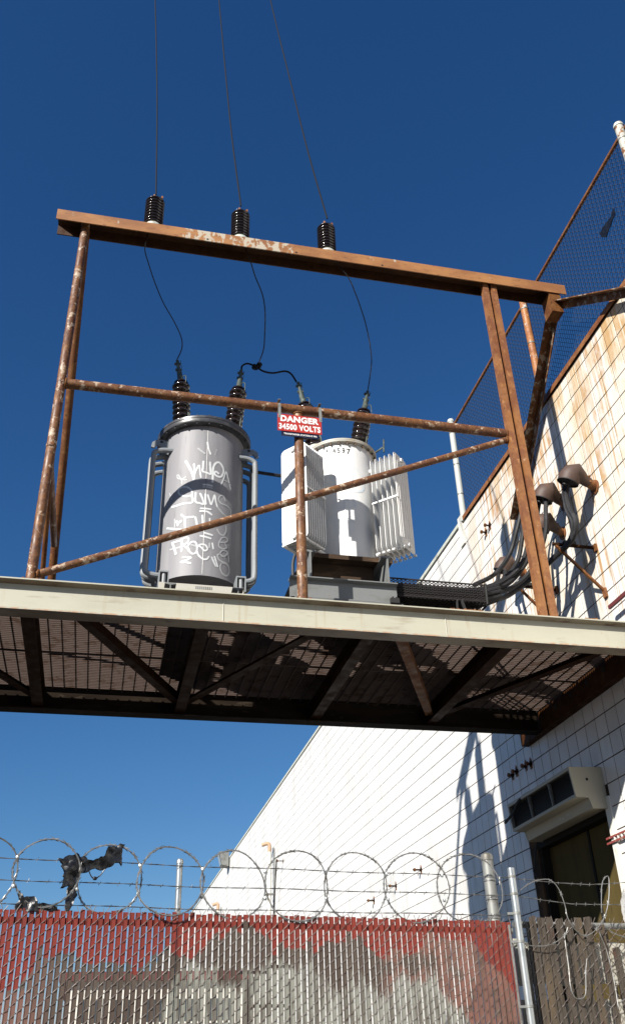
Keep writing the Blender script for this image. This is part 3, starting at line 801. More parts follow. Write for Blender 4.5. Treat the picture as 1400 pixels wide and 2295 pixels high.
# ------------------------------------------------------------------ transformers
def bushing(parent, base, top, tip, n=8, r=.120, ring=True, arrester=True):
    """base, top of porcelain, tip of terminal (world points)"""
    base, top, tip = Vector(base), Vector(top), Vector(tip)
    ax = (top - base)
    L = ax.length
    ax.normalize()
    b = G().lathe(base, [(0, .02)] + sheds(r * .70, r, n, .05, L - .03) + [(r * .8, L - .03), (r * .78, L - .01), (r * .4, L), (0, L)], 28, ax).build('bushing', M['porcelain'], parent, True, 60)
    G().lathe(base, [(r * 1.25, -.06), (r * 1.25, 0), (r * 1.15, .012), (r * 1.15, .03), (r * .95, .04), (r * .9, .07), (0, .07)], 24, ax).build('mounting_collar', M['white_dirty'], b, True)
    d2 = (tip - top)
    L2 = d2.length
    d2.normalize()
    G().lathe(top, [(.05, -.005), (.052, .02), (.040, .04), (.034, L2 * .45), (.030, L2 * .55), (.024, L2 * .6), (.022, L2 * .95), (0, L2)], 14, d2).build('terminal_stud', M['terminal'], b, True)
    g = G()
    sx = d2.cross(Vector((0, 1, 0))).normalized()
    for q, s in ((.55, 1), (.68, -1), (.80, 1), (.90, -1)):
        p = top + d2 * L2 * q
        g.bar(p - sx * .04 * 1, p + sx * .045 * s, .03, .022, up=(0, 1, 0))
    g.build('terminal_clamp', M['terminal'], b)
    if arrester:
        p = top + d2 * .06
        side = Vector((sx.x, -.5, 0)).normalized() * -1
        side = Vector((.6, -.8, 0)).normalized()
        o_ = p + side * .11
        G().tube(smooth_path([p, p + side * .06 + Vector((0, 0, .02)), o_ + Vector((0, 0, -.02)), o_ + Vector((0, 0, -.14))], 5), .006, 6).build('arcing_horn', M['terminal'], b, True)
        q = base + ax * .10 + side * .13
        G().tube([base + ax * .03 + side * .11, q, q + ax * .18], .008, 6).build('lower_horn', M['terminal'], b, True)
    return b

# grey one
TG = thing('grey_transformer', 'grey cylindrical transformer covered in white graffiti with tubes down both sides', 'transformer', (.82, 9.35, 5.66))
CX, CY, RT = .82, 9.35, .5
tank = G().lathe((CX, CY, 0), [(.0, 6.31), (RT - .03, 6.31), (RT - .006, 6.265), (RT, 6.262), (RT, 8.335)], 72).build('tank', M['grey_tank'], TG, True, 50)
G().lathe((CX, CY, 0), [(RT - .02, 8.33), (.588, 8.335), (.594, 8.345), (.594, 8.378), (.588, 8.384), (.588, 8.392), (.594, 8.397), (.594, 8.425), (.585, 8.435), (.50, 8.45), (.30, 8.48), (0, 8.49)], 72).build('lid', M['grey_dark'], TG, True, 40)
for i in range(24):
    a = 2 * math.pi * i / 24
    bx, by = CX + .567 * math.cos(a), CY + .567 * math.sin(a)
    G().lathe((bx, by, 8.315), [(0, 0), (.013, 0), (.013, .02), (.009, .02), (.009, .118), (.014, .118), (.014, .135), (0, .135)], 6).build('lid_bolt', M['grey_dark'], TG)
# welded seam down the front
a = -1.578
G().tube([(CX + (RT + .0005) * math.cos(a), CY + (RT + .0005) * math.sin(a), 6.28), (CX + (RT + .0005) * math.cos(a), CY + (RT + .0005) * math.sin(a), 8.33)], .0032, 6).build('weld_seam', M['grey_dark'], tank)
# graffiti: sprayed strokes lying on the tank wall
def strokes(data, cx, cy, rt, parent, mat, mat_thin, scale=1.0):
    for idx, (w, pts) in enumerate(data):
        if len(pts) < 2:
            continue
        p3 = smooth_path([(t, z, 0) for t, z in pts], 5)
        lift = .0016 + .00035 * (idx % 7)
        g = G()
        vv, ff = [], []
        n = len(p3)
        ww = w * scale / 2
        for i in range(n):
            d = (p3[min(i + 1, n - 1)] - p3[max(i - 1, 0)])
            dx, dz = d.x * rt, d.y
            l_ = math.hypot(dx, dz) or 1
            nx, nz_ = -dz / l_, dx / l_
            wi = ww * (1 + .35 * noise.noise(Vector((i * .5, idx * 3.7, 0))))
            if i == 0 or i == n - 1:
                wi *= 1.12
            for s in (-1, 1):
                t = p3[i].x + s * nx * wi / rt
                zz = p3[i].y + s * nz_ * wi
                vv.append((cx + (rt + lift) * math.cos(t), cy + (rt + lift) * math.sin(t), zz))
            if i:
                ff.append((2 * i - 2, 2 * i, 2 * i + 1, 2 * i - 1))
        # rounded ends
        for e, s in ((0, -1), (n - 1, 1)):
            c = p3[e]
            b = len(vv)
            wr = ww * 1.15
            vv.append((cx + (rt + lift) * math.cos(c.x), cy + (rt + lift) * math.sin(c.x), c.y))
            for q in range(11):
                an = 2 * math.pi * q / 10
                t, zz = c.x + wr * math.cos(an) / rt, c.y + wr * math.sin(an)
                vv.append((cx + (rt + lift + .0001) * math.cos(t), cy + (rt + lift + .0001) * math.sin(t), zz))
                if q:
                    ff.append((b, b + q, b + q + 1))
        g.add(vv, ff)
        g.build('graffiti_stroke', mat_thin if (mat_thin and w < .0145) else mat, parent)
        if mat_thin:
            # overspray halo under the stroke
            gh = G()
            hv = []
            for i in range(n):
                d = (p3[min(i + 1, n - 1)] - p3[max(i - 1, 0)])
                dx, dz = d.x * rt, d.y
                l_ = math.hypot(dx, dz) or 1
                nx, nz_ = -dz / l_, dx / l_
                wi = ww * (1.75 + .25 * noise.noise(Vector((i * .7, idx * 1.7, 4))))
                for s in (-1, 1):
                    t = p3[i].x + s * nx * wi / rt
                    hv.append((cx + (rt + .0008 + .00002 * idx) * math.cos(t), cy + (rt + .0008 + .00002 * idx) * math.sin(t), p3[i].y + s * nz_ * wi))
            gh.add(hv, [(2 * i - 2, 2 * i, 2 * i + 1, 2 * i - 1) for i in range(1, n)])
            gh.build('graffiti_overspray', M['overspray'], parent)
strokes(GRAF, CX, CY, RT, tank, M['spray_white'], M['spray_thin'], 1.15)
bushing(TG, (.525, 9.30, 8.50), (.472, 9.30, 9.345), (.400, 9.30, 9.735), 9)
bushing(TG, (1.160, 9.30, 8.50), (1.240, 9.30, 9.345), (1.272, 9.30, 9.70), 9)
# cooling tubes on both sides
for s in (-1, 1):
    for i, yy in enumerate((9.08, 9.20, 9.32, 9.48)):
        off = .150 - abs(i - 1) * .018 if s < 0 else .130 - abs(i - 1) * .012
        dx = math.sqrt(RT ** 2 - (yy - CY) ** 2)
        xo = CX + s * (RT + off)
        xi = CX + s * (dx - .02)
        zt, zb = 8.05 - .02 * i, 6.34 + .02 * i
        G().tube(smooth_path([(xi, yy, zt + .02), (xi + s * (off * .3 + RT - dx), yy, zt + .015), (xo - s * .02, yy, zt - .02), (xo, yy, zt - .09), (xo, yy, zt - .4), (xo, yy, (zt + zb) / 2),
                              (xo, yy, zb + .4), (xo, yy, zb + .10), (xo - s * .025, yy, zb + .03), (xi + s * (off * .3 + RT - dx), yy, zb), (xi, yy, zb)], 5), .033, 10).build('cooling_tube', M['grey_metal'], TG, True)
    # lifting hook
    g = G()
    xh = CX + s * RT
    m = Matrix(((s, 0, 0, xh), (0, 0, 1, 9.16), (0, 1, 0, 8.19), (0, 0, 0, 1)))
    g.prism_m([(-.10, -.14), (.03, -.14), (.05, -.02), (.10, .0), (.135, -.05), (.17, -.04), (.16, .03), (.11, .07), (.03, .075), (-.10, .04)], -.015, .015, m)
    g.build('lifting_hook', M['grey_metal'], TG)
    G().lathe((xh + s * .045, 9.143, 8.235), [(0, .002), (.018, .002), (.018, 0)], 12, (0, -1, 0)).build('hook_eye', M['black_hole'], TG)
    # foot lug
    g = G()
    x0 = CX + s * .425
    g.box(x0 - .055, x0 + .055, 8.80, 9.05, 6.245, 6.262)
    g.box(x0 - .055, x0 - .043, 8.80, 9.05, 6.07, 6.245)
    g.box(x0 + .043, x0 + .055, 8.80, 9.05, 6.07, 6.245)
    g.build('foot_lug', M['grey_metal'], TG)
    G().tube([(x0, 8.84, 6.06), (x0, 8.84, 6.245)], .026, 10).build('foot_bolt', M['grey_metal'], TG, True)
# base: front and rear skid rails
for yy in (8.75, 9.86):
    g = G()
    g.prism([(yy - .05, 5.99), (yy + .05, 5.99), (yy + .05, 6.0), (yy - .04, 6.0), (yy - .04, 6.055), (yy + .05, 6.055), (yy + .05, 6.066), (yy - .05, 6.066)], 'x', CX - .482, CX + .44)
    sk_ = g.build('skid_rail', M['white_dirty'], TG)
    if yy < 9:
        g = G()
        for i in range(9):
            xx = .735 + i * .021
            g.box(xx, xx + .013, yy - .0525, yy - .0495, 6.012, 6.046)
        g.build('maker_plate_lettering', M['galv_old'], sk_)
for xx in (CX - .36, CX + .36):
    g = G()
    g.prism(i_sec((xx, 5.815), .12, .345, .016, .012), 'y', 8.55, 10.1)
    g.build('skid_beam', M['grey_beam'], TG)

# white one
WC = (2.61, 9.33)
RW = .42
TW = thing('white_transformer', 'white cylindrical transformer with two finned radiators', 'transformer', (WC[0], WC[1], 6.60))
wt = G().lathe((WC[0], WC[1], 0), [(0, 6.64), (RW, 6.64), (RW, 8.345)], 64).build('tank', M['white_tank'], TW, True, 50)
G().lathe((WC[0], WC[1], 0), [(RW - .01, 8.34), (.468, 8.345), (.472, 8.352), (.472, 8.366), (.468, 8.37), (.472, 8.374), (.472, 8.39), (.465, 8.396), (.3, 8.42), (0, 8.43)], 64).build('lid', M['white_dirty'], TW, True, 40)
M['bolt_rust'] = simple('rusty_bolt', (.13, .085, .06), .7)
for i in range(26):
    a = 2 * math.pi * (i + .3) / 26
    bx, by = WC[0] + .448 * math.cos(a), WC[1] + .448 * math.sin(a)
    G().lathe((bx, by, 8.312), [(0, 0), (.012, 0), (.014, .033), (.014, .085), (0, .09)], 6).build('lid_bolt', M['bolt_rust'], TW)
a = -1.78
pth = [(WC[0] + (RW + .001) * math.cos(a), WC[1] + (RW + .001) * math.sin(a), zz) for zz in (6.65, 8.34)]
G().tube(pth, .006, 6).build('weld_seam', M['white_tank'], wt, True)
strokes(BLUE, WC[0], WC[1], RW, wt, M['spray_blue'], None, 1.0)
def on_tank(px_, pz_):
    t = -1.93 + (px_ - .0) / RW
    return (WC[0] + (RW + .002) * math.cos(t), WC[1] + (RW + .002) * math.sin(t), pz_)
for ch, x0, x1, zz in (('4', -.150, -.118, 8.215), ('4', -.060, -.018, 8.195), ('5', .0, .038, 8.19), ('9', .062, .100, 8.185), ('7', .122, .168, 8.175)):
    # stencil digits broken by worn gaps
    text_mesh(ch, x0, x1, zz, zz + .085, 0, M['black_paint'], wt, 'stencil_digit', .02, on_tank)
bushing(TW, (2.275, 9.30, 8.44), (2.132, 9.30, 9.215), (2.055, 9.30, 9.605), 8)
bushing(TW, (2.825, 9.30, 8.44), (2.972, 9.30, 9.215), (3.052, 9.30, 9.60), 8)
# valve handle at the lid edge
g = G()
g.tube([(3.02, 9.20, 8.43), (3.14, 9.12, 8.50)], .012, 8)
g.tube([(3.145, 9.115, 8.42), (3.155, 9.11, 8.62)], .011, 8)
g.build('valve_handle', M['terminal'], TW, True)

def panel_mesh(w, zt, zb, t=.016, ch=.06):
    """pressed radiator panel outline in (s, z) with rounded corners"""
    pts = []
    for cx_, cz_, a0 in ((w / 2 - ch, zt - ch, 0), (-w / 2 + ch, zt - ch, 90), (-w / 2 + ch, zb + ch, 180), (w / 2 - ch, zb + ch, 270)):
        for q in range(5):
            an = R(a0 + 90 * q / 4)
            pts.append((cx_ + ch * math.cos(an), cz_ + ch * math.sin(an)))
    return pts
def radiator(side, az, w, r0, r1, n, zt, zb):
    rad = Vector((side * math.cos(az), -math.sin(az), 0))
    per = Vector((-rad.y, rad.x, 0))
    c0 = Vector((WC[0], WC[1], 0))
    rd = bpy.data.objects.new('radiator', None)
    COL.objects.link(rd)
    rd.parent = TW
    rd.location = (0, 0, 0)
    pts = panel_mesh(w, zt, zb)
    for i in range(n):
        rr = r0 + (r1 - r0) * i / (n - 1)
        o3 = c0 + rad * rr
        m = Matrix(((per.x, 0, rad.x, o3.x), (per.y, 0, rad.y, o3.y), (0, 1, 0, 0), (0, 0, 0, 1)))
        g = G()
        # rim, dished body and raised flutes
        def ring(sx, dz, d):
            zc = (zt + zb) / 2
            return [m @ Vector((p[0] * sx, zc + (p[1] - zc) * dz, d)) for p in pts]
        dsh = .0065 if i < n - 1 else .010
        L = [ring(1, 1, -.003), ring(1, 1, .003), ring(.90, .975, .0035), ring(.86, .965, dsh)]
        B = [ring(1, 1, -.003), ring(.90, .975, -.0035), ring(.86, .965, -.0065)]
        nn = len(pts)
        vv = [p for r_ in L for p in r_] + [p for r_ in B for p in r_]
        ff = []
        for lay in range(3):
            for q in range(nn):
                ff.append((lay * nn + q, lay * nn + (q + 1) % nn, (lay + 1) * nn + (q + 1) % nn, (lay + 1) * nn + q))
        ff.append(tuple(3 * nn + q for q in range(nn)))
        for lay in range(2):
            b0 = (4 + lay) * nn
            for q in range(nn):
                ff.append((b0 + (q + 1) % nn, b0 + q, b0 + nn + q, b0 + nn + (q + 1) % nn))
        ff.append(tuple(6 * nn + q for q in range(nn - 1, -1, -1)))
        g.add(vv, ff)
        pn = g.build('radiator_panel', M['white_tank'], rd, True, 20)
        if i == n - 1:
            for q in range(5):
                s = -w * .32 + w * .64 * q / 4
                a_ = m @ Vector((s, zb + .12, .010))
                b_ = m @ Vector((s, zt - .12, .010))
                G().tube([a_, b_], .006, 6).build('pressed_rib', M['white_tank'], pn, True)
    for zz in (zt - .06, zb + .06):
        a_ = c0 + rad * (RW - .01) + Vector((0, 0, zz))
        b_ = c0 + rad * (r1 + .035) + Vector((0, 0, zz))
        G().tube([a_, b_], .030, 12).build('header_pipe', M['white_tank'], rd, True)
        for s in (-1, 1):
            for i in range(n):
                rr = r0 + (r1 - r0) * i / (n - 1)
                p = c0 + rad * rr + per * s * w * .40 + Vector((0, 0, zz - (.075 if zz < 7 else -.0)))
                if zz < 7:
                    G().tube([p + rad * -.004, p + rad * .032], .016, 8).build('drain_boss', M['white_tank'], rd, True)
    p0 = c0 + rad * (r0 - .01) + per * (-w * .47 if per.y > 0 else w * .47)
    p1 = c0 + rad * (r1 + .01) + per * (-w * .47 if per.y > 0 else w * .47)
    near = per if per.y < 0 else -per
    p0 = c0 + rad * (r0 - .012) + near * (w * .5 + .006) + Vector((0, 0, (zt + zb) / 2 + .0))
    p1 = c0 + rad * (r1 + .012) + near * (w * .5 + .006) + Vector((0, 0, (zt + zb) / 2 + .0))
    G().bar(p0, p1, .012, .022).build('spacer_bar', M['white_tank'], rd)
    return rd
radiator(1, R(44.8), .36, .524, .851, 6, 8.08, 6.738)
radiator(-1, R(40.0), .38, .66, 1.00, 9, 8.04, 6.70)
# plate and steel under the white tank
g = G()
g.box(2.03, 3.03, 8.80, 9.95, 6.596, 6.636)
g.build('base_plate', M['dark_brown'], TW)
g = G()
g.box(2.03, 3.03, 8.795, 8.80, 6.58, 6.637)
g.build('base_plate_edge', M['dark_brown'], TW)
SP = thing('support_frame', 'grey stacked steel beams carrying the white transformer', 'support', (2.4, 9.2, 5.655))
for xc in (2.01, 2.92):
    g = G()
    g.prism(i_sec((xc, 6.40), .13, .385, .018, .02), 'y', 8.66, 10.0)
    g.build('upper_beam', M['grey_beam'], SP)
g = G()
g.box(2.10, 2.83, 8.95, 8.99, 6.215, 6.585)
g.build('diaphragm_plate', M['dark_brown'], SP)
for yy in (8.64, 9.90):
    g = G()
    g.prism(i_sec((yy, 6.075), .14, .26, .018, .016), 'x', 1.76, 2.99)
    g.build('lower_beam', M['grey_beam'], SP)
    g = G()
    g.prism(i_sec((yy, 5.78), .15, .32, .018, .016), 'x', 1.80, 3.03)
    g.build('bottom_beam', M['grey_beam'], SP)
g = G()
m = Matrix(((1, 0, 0, 2.93), (0, 0, 1, 8.55), (0, 1, 0, 5.965), (0, 0, 0, 1)))
g.prism_m([(-.05, -.03), (.05, -.03), (.05, .03), (.03, .03), (.03, .045), (.012, .045), (.012, .03), (-.012, .03), (-.012, .045), (-.03, .045), (-.03, .03), (-.05, .03)], -.02, .02, m)
g.build('beam_clamp', M['black_hole'], SP)
g = G()
g.bar((1.80, 8.58, 5.70), (1.98, 9.10, 6.62), .05, .012, up=(1, 0, 0))
g.build('raking_angle', M['white_dirty'], SP)
wire('tank_bond_cable', pipe600, .022, 'cable', 'short black pipe running level between the two transformer tanks', 'pipe')
wire('hanging_cable_loop', blackloop, .02, 'cable', 'black cable loop hanging behind the left radiator of the white transformer', 'cable')
# ------------------------------------------------------------------ weatherheads
def weatherhead(mount, head, lab, sc=1.0):
    mount, head = Vector(mount), Vector(head)
    t = thing('weatherhead', lab, 'weatherhead', mount, 'weatherheads on the wall')
    d = (head - mount)
    L = d.length
    G().tube(smooth_path([mount + Vector((.015, 0, 0)), mount.lerp(head, .3), mount.lerp(head, .62)], 3), .062 * sc, 14).build('conduit_stub', M['rust'], t, True)
    G().lathe(mount + Vector((.012, 0, 0)), [(.095 * sc, 0), (.095 * sc, .03), (.07 * sc, .035)], 16, (-1, 0, 0)).build('wall_flange', M['rust'], t, True)
    # hood: swelling elbow ending in an open mouth that looks down and out
    mouth = head + Vector((-.10, .06, -.10)) * sc
    p = [mount.lerp(head, .35), mount.lerp(head, .55), mount.lerp(head, .75) + Vector((0, 0, .015)), head + Vector((.02, 0, .03)) * sc, head + Vector((-.04, .02, .01)) * sc, head + Vector((-.075, .035, -.035)) * sc, mouth]
    rr = [.066, .070, .088, .122, .142, .143, .134]
    g = G()
    g.tube(p, [r * sc for r in rr], 20, False)
    ho = g.build('hood', M['head'], t, True, 60)
    dn = (p[-1] - p[-2]).normalized()
    G().lathe(mouth - dn * .02 * sc, [(0, 0), (.134 * sc, 0), (.1395 * sc, .018 * sc)], 20, dn).build('mouth_insert', M['black_hole'], t, True)
    for q in range(4):
        a = q * 1.57
        G().lathe(mouth - dn * .019 * sc + Vector((.05 * math.cos(a), .05 * math.sin(a), .03 * math.cos(a))) * sc, [(.03 * sc, 0), (.03 * sc, .02), (.018 * sc, .024), (0, .02)], 10, dn).build('cable_gland', M['cable'], t, True)
    for zz in (.04, -.04):
        G().lathe(mount.lerp(head, .42) + Vector((0, -.07 * sc, zz)), [(0, .012), (.012, .012), (.014, 0)], 8, (0, -1, 0)).build('set_screw', M['rust'], t)
    return t
weatherhead((XW, 8.50, 7.765), (5.44, 8.44, 7.885), 'rust brown weatherhead highest on the right of the rust streaked wall')
weatherhead((XW, 9.28, 7.99), (5.46, 9.17, 8.08), 'weatherhead on the wall just right of the gantry post, upper of two')
weatherhead((XW, 9.47, 7.64), (5.44, 9.36, 7.72), 'weatherhead just below another one right of the gantry post', .95)
weatherhead((XW, 10.74, 7.68), (5.45, 10.66, 7.77), 'weatherhead lowest on the wall left of the gantry post', .95)
lab_c = [('c1a', 'thin black cable nearest the wall edge hanging from the right weatherhead'), ('c1b', 'middle black cable hanging from the right weatherhead'), ('c1c', 'left black cable hanging from the right weatherhead')]
CB = {'c1a': c1a, 'c2a': c2a, 'c2b': c2b, 'c3a': c3a, 'c3b': c3b, 'c3c': c3c, 'c4a': c4a, 'c4b': c4b}
def shifted(pts, dv, k0=.3):
    n = len(pts)
    return [tuple(Vector(p) + Vector(dv) * (1 if i < n - 2 else k0)) for i, p in enumerate(pts)]
grp = 'black cables from the weatherheads to the cable tray'
wire('power_cable', c1a, .030, 'cable', 'black cable from the right weatherhead, nearest the camera of its three', 'cable', grp, 8)
wire('power_cable', shifted(c1a, (-.01, .055, .01)), .030, 'cable', 'black cable from the right weatherhead, in the middle of its three', 'cable', grp, 8)
wire('power_cable', shifted(c1a, (.02, .10, .02)), .030, 'cable', 'black cable from the right weatherhead, farthest left of its three', 'cable', grp, 8)
wire('power_cable', c2b, .030, 'cable', 'black cable hanging straight down from the upper weatherhead beside the post', 'cable', grp, 8)
wire('power_cable', c2a, .030, 'cable', 'black cable behind the gantry post from the upper weatherhead of the pair', 'cable', grp, 8)
wire('power_cable', c3a, .030, 'cable', 'outermost black cable sweeping left of the gantry post into the tray', 'cable', grp, 8)
wire('power_cable', c3b, .030, 'cable', 'middle black cable sweeping left of the gantry post into the tray', 'cable', grp, 8)
wire('power_cable', c3c, .030, 'cable', 'innermost black cable close beside the left edge of the gantry post', 'cable', grp, 8)
wire('power_cable', c4a, .030, 'cable', 'left cable dropping from the low left weatherhead', 'cable', grp, 8)
wire('power_cable', c4b, .030, 'cable', 'right cable dropping from the low left weatherhead', 'cable', grp, 8)

# cable racks on the wall
def rack(y, z, tip, foot, lab):
    t = thing('cable_bracket', lab, 'bracket', (XW, y, z), 'cable brackets on the wall')
    G().bar((XW - .0, y, z), tip, .035, .03).build('arm', M['rust_dark'], t)
    G().bar(foot, Vector(tip).lerp(Vector((XW, y, z)), .08) + Vector((0, 0, -.02)), .03, .03, up=(0, 1, 0)).build('strut', M['rust_mid'], t)
    f = Vector(foot)
    G().box(f.x - .03, f.x + .0, f.y - .035, f.y + .035, f.z - .07, f.z + .05).build('wall_foot', M['rust'], t)
    G().box(XW - .03, XW, y - .03, y + .03, z - .05, z + .05).build('wall_plate', M['rust_mid'], t)
    mid = Vector(tip).lerp(Vector((XW, y, z)), .40)
    G().box(mid.x - .08, mid.x + .08, mid.y - .03, mid.y + .03, mid.z + .012, mid.z + .055).build('cable_cleat', M['black_hole'], t)
rack(8.78, 7.03, (5.22, 8.95, 7.14), (XW, 8.78, 6.41), 'rusty cable bracket with long slanting strut right of the gantry post')
rack(9.90, 7.00, (5.18, 10.05, 7.10), (XW, 9.98, 6.45), 'rusty cable bracket half hidden behind the foot of the gantry post')

# expanded metal cable tray
TR = thing('cable_tray', 'black expanded metal cable tray from the white transformer to the wall cables', 'cable tray', (3.65, 9.02, 5.64))
ya, yb, za, zb_ = 8.86, 9.16, 6.42, 6.20
xa, xb = 2.99, 4.18
def em_sheet(P, un, vn):
    g = G()
    for i in range(un):
        for j in range(vn):
            c = lambda a, b: Vector(P((i + a) / un, (j + b) / vn))
            for (a0, b0, a1, b1) in ((0, .5, .5, 0), (.5, 0, 1, .5), (1, .5, .5, 1), (.5, 1, 0, .5)):
                g.tube([c(a0, b0), c(a1, b1)], .0056, 3, False)
    return g
em_sheet(lambda u, v: (xa + (xb - xa) * u, ya, zb_ + (za - zb_) * v), 24, 7).build('front_mesh', M['link_dark'], TR, kind='stuff')
em_sheet(lambda u, v: (xa + (xb - xa) * u, ya + (yb - ya) * v, zb_), 24, 8).build('floor_mesh', M['link_dark'], TR, kind='stuff')
em_sheet(lambda u, v: (xa + (xb - xa) * u, yb, zb_ + (za - zb_) * v), 24, 7).build('rear_mesh', M['link_dark'], TR, kind='stuff')
for yy, zz in ((ya, za), (yb, za), (ya, zb_), (yb, zb_)):
    G().tube([(xa, yy, zz), (xb, yy, zz)], .010, 6).build('edge_rod', M['link_dark'], TR)
g = G()
g.tube([(xb, ya, zb_ - .03), (xb + .01, ya, za + .02)], .014, 6)
g.tube([(xb, yb, zb_ - .03), (xb + .01, yb, za + .02)], .014, 6)
g.tube([(xb, ya, zb_ - .03), (xb, yb, zb_ - .03)], .014, 6)
g.build('end_frame', M['black_hole'], TR)
for (p, q) in (((3.86, 8.86, 6.19), (3.80, 8.50, 5.62)), ((3.80, 8.86, 6.19), (3.62, 8.50, 5.62))):
    G().bar(p, q, .045, .012, up=(1, 0, 0)).build('tray_leg', M['black_hole'], TR)
for i, (dy, dz) in enumerate(((-.10, .03), (-.05, .03), (.0, .03), (.05, .03), (.10, .03), (-.11, .085), (-.055, .085), (.0, .085), (.055, .085), (.11, .085), (-.08, .14), (-.02, .14), (.04, .14), (.10, .14), (-.05, .19), (.03, .19))):
    G().tube(smooth_path([(4.45, 9.10 + dy * .7, 6.36 + dz), (4.1, 9.02 + dy, 6.22 + dz), (3.6, 9.01 + dy, 6.20 + dz), (2.9, 9.01 + dy, 6.20 + dz)], 4), .027, 7).build('cable_in_tray', M['cable'], TR, True)

# ------------------------------------------------------------------ studs left in the wall
def stud(y, z, lab, L=.10):
    t = thing('wall_anchor', lab, 'anchor', (XW, y, z), 'rusty anchors left in the wall')
    G().lathe((XW, y, z), [(0, -.001), (.045, -.001), (.045, .012), (.015, .014), (.015, L), (0, L)], 10, (-1, 0, 0)).build('bolt', M['rust_dark'], t)
    G().prism([(y - .03, z - .07), (y + .03, z - .07), (y + .03, z + .05), (y, z + .09), (y - .03, z + .05)], 'x', XW - .01, XW - .003).build('back_plate', M['rust'], t)
    G().lathe((XW - L * .7, y, z), [(0, 0), (.03, 0), (.03, .03), (0, .03)], 6, (-1, 0, 0)).build('nut', M['rust_mid'], t)
stud(11.78, 9.00, 'left of two rusty anchors high on the wall below the mesh fence')
stud(11.61, 9.03, 'right of two rusty anchors high on the wall below the mesh fence')
stud(12.10, 5.10, 'leftmost of four rusty anchors above the wall unit', .07)
stud(11.95, 5.11, 'second from left of four rusty anchors above the wall unit', .07)
stud(11.63, 5.10, 'third from left of four rusty anchors above the wall unit', .07)
stud(11.47, 5.085, 'rightmost of four rusty anchors above the wall unit', .07)
stud(19.65, 4.53, 'rusty anchor on the sunlit wall beside the razor wire loop, lower left one', .16)
stud(18.05, 4.56, 'rusty anchor on the sunlit wall beside the razor wire loop, middle one', .16)
stud(16.47, 4.58, 'rusty anchor on the sunlit wall nearest the shadow edge above the fence', .16)

# ------------------------------------------------------------------ wall unit over the door
AC = thing('wall_unit', 'cream louvred air unit mounted over the doorway', 'air unit', (XW, 10.6, 4.06))
ye0, ye1 = 9.67, 11.50
g = G()
g.prism([(5.36, 4.50), (XW, 4.515), (XW, 4.06), (5.515, 4.055), (5.486, 4.174), (5.385, 4.178)], 'y', ye0 + .02, ye1 - .02)
g.build('casing', M['unit_cream'], AC)
for yy in (ye0, ye1 - .02):
    g = G()
    g.prism([(5.29, 4.52), (XW - .001, 4.53), (XW - .001, 4.05), (5.513, 4.045), (5.482, 4.168), (5.322, 4.172)], 'y', yy, yy + .02)
    g.build('end_panel', M['unit_cream'], AC)
G().lathe((5.50, ye0 - .001, 4.38), [(0, .002), (.017, .002), (.017, 0)], 12, (0, -1, 0)).build('end_hole', M['black_hole'], AC)
front = lambda z: 5.29 + (4.52 - z) / .35 * .032
for z0, z1 in ((4.485, 4.522), (4.17, 4.205)):
    g = G()
    g.prism([(front(z0), z0), (front(z1), z1), (front(z1) + .07, z1), (front(z0) + .07, z0)], 'y', ye0 + .02, ye1 - .02)
    g.build('front_rail', M['unit_cream'], AC)
for yy in (ye0 + .02, ye0 + .60, ye0 + 1.20, ye1 - .035):
    g = G()
    g.prism([(front(4.205) + .003, 4.205), (front(4.485) + .003, 4.485), (front(4.485) + .05, 4.485), (front(4.205) + .05, 4.205)], 'y', yy, yy + .011)
    g.build('mullion', M['galv_old'], AC)
g = G()
g.prism([(5.352, 4.205), (5.352, 4.485), (5.358, 4.485), (5.358, 4.205)], 'y', ye0 + .03, ye1 - .03)
g.build('grille_back', M['unit_dark'], AC)
for i in range(11):
    z = 4.215 + i * .026
    g = G()
    g.prism([(front(z) + .022, z), (front(z) + .024, z + .003), (front(z) + .052, z + .014), (front(z) + .05, z + .011)], 'y', ye0 + .038, ye1 - .036)
    g.build('louvre', M['unit_dark'], AC)
for i in range(6):
    xx = 5.53 + (i % 2) * .03
    yy = 10.2 + i * .07
    G().lathe((5.498 + .014, yy, 4.10 + (i % 3) * .015), [(0, .014), (.012, .014), (.016, 0)], 8, (-.97, 0, -.24)).build('screw', M['galv'], AC)
uc = [(5.60, 10.45, 4.56), (5.50, 10.75, 4.585), (5.36, 11.02, 4.545), (5.27, 11.12, 4.46), (5.25, 11.25, 4.36), (5.24, 11.50, 4.30), (5.30, 11.62, 4.33), (5.40, 11.60, 4.42), (5.50, 11.52, 4.40)]
wire('flex_conduit', uc, .019, 'cable', 'black flexible conduit looping over the front of the wall unit', 'conduit', None, 8)
wire('door_wire', [(5.70, 11.66, 4.03), (5.69, 11.70, 3.93), (5.69, 11.76, 3.80), (5.69, 11.83, 3.74), (5.69, 11.74, 3.66)], .009, 'cable', 'thin dangling wire beside the dark doorway under the wall unit', 'wire')
# bits at the right edge of the picture
HB = thing('hasp_bracket', 'red steel bracket of two bars sticking out beside the door', 'bracket', (XW, 9.4, 3.7))
for zz in (3.665, 3.72):
    G().box(XW - .045, XW - .023, 9.15, 9.80, zz, zz + .022).build('bar', M['red_bracket'], HB)
for yy in (9.30, 9.38, 9.46, 9.54, 9.62):
    G().lathe((XW - .034, yy, 3.688), [(0, 0), (.012, 0), (.012, .032), (0, .032)], 8).build('roller', M['trim_white'], HB)
eb = G().bar((5.60, 8.60, 6.11), (5.60, 7.9, 6.11), .03, .045).build('steel_bar', M['maroon'])
tag(eb, 'dark red steel bar sticking out above the right end of the girder', 'bar')
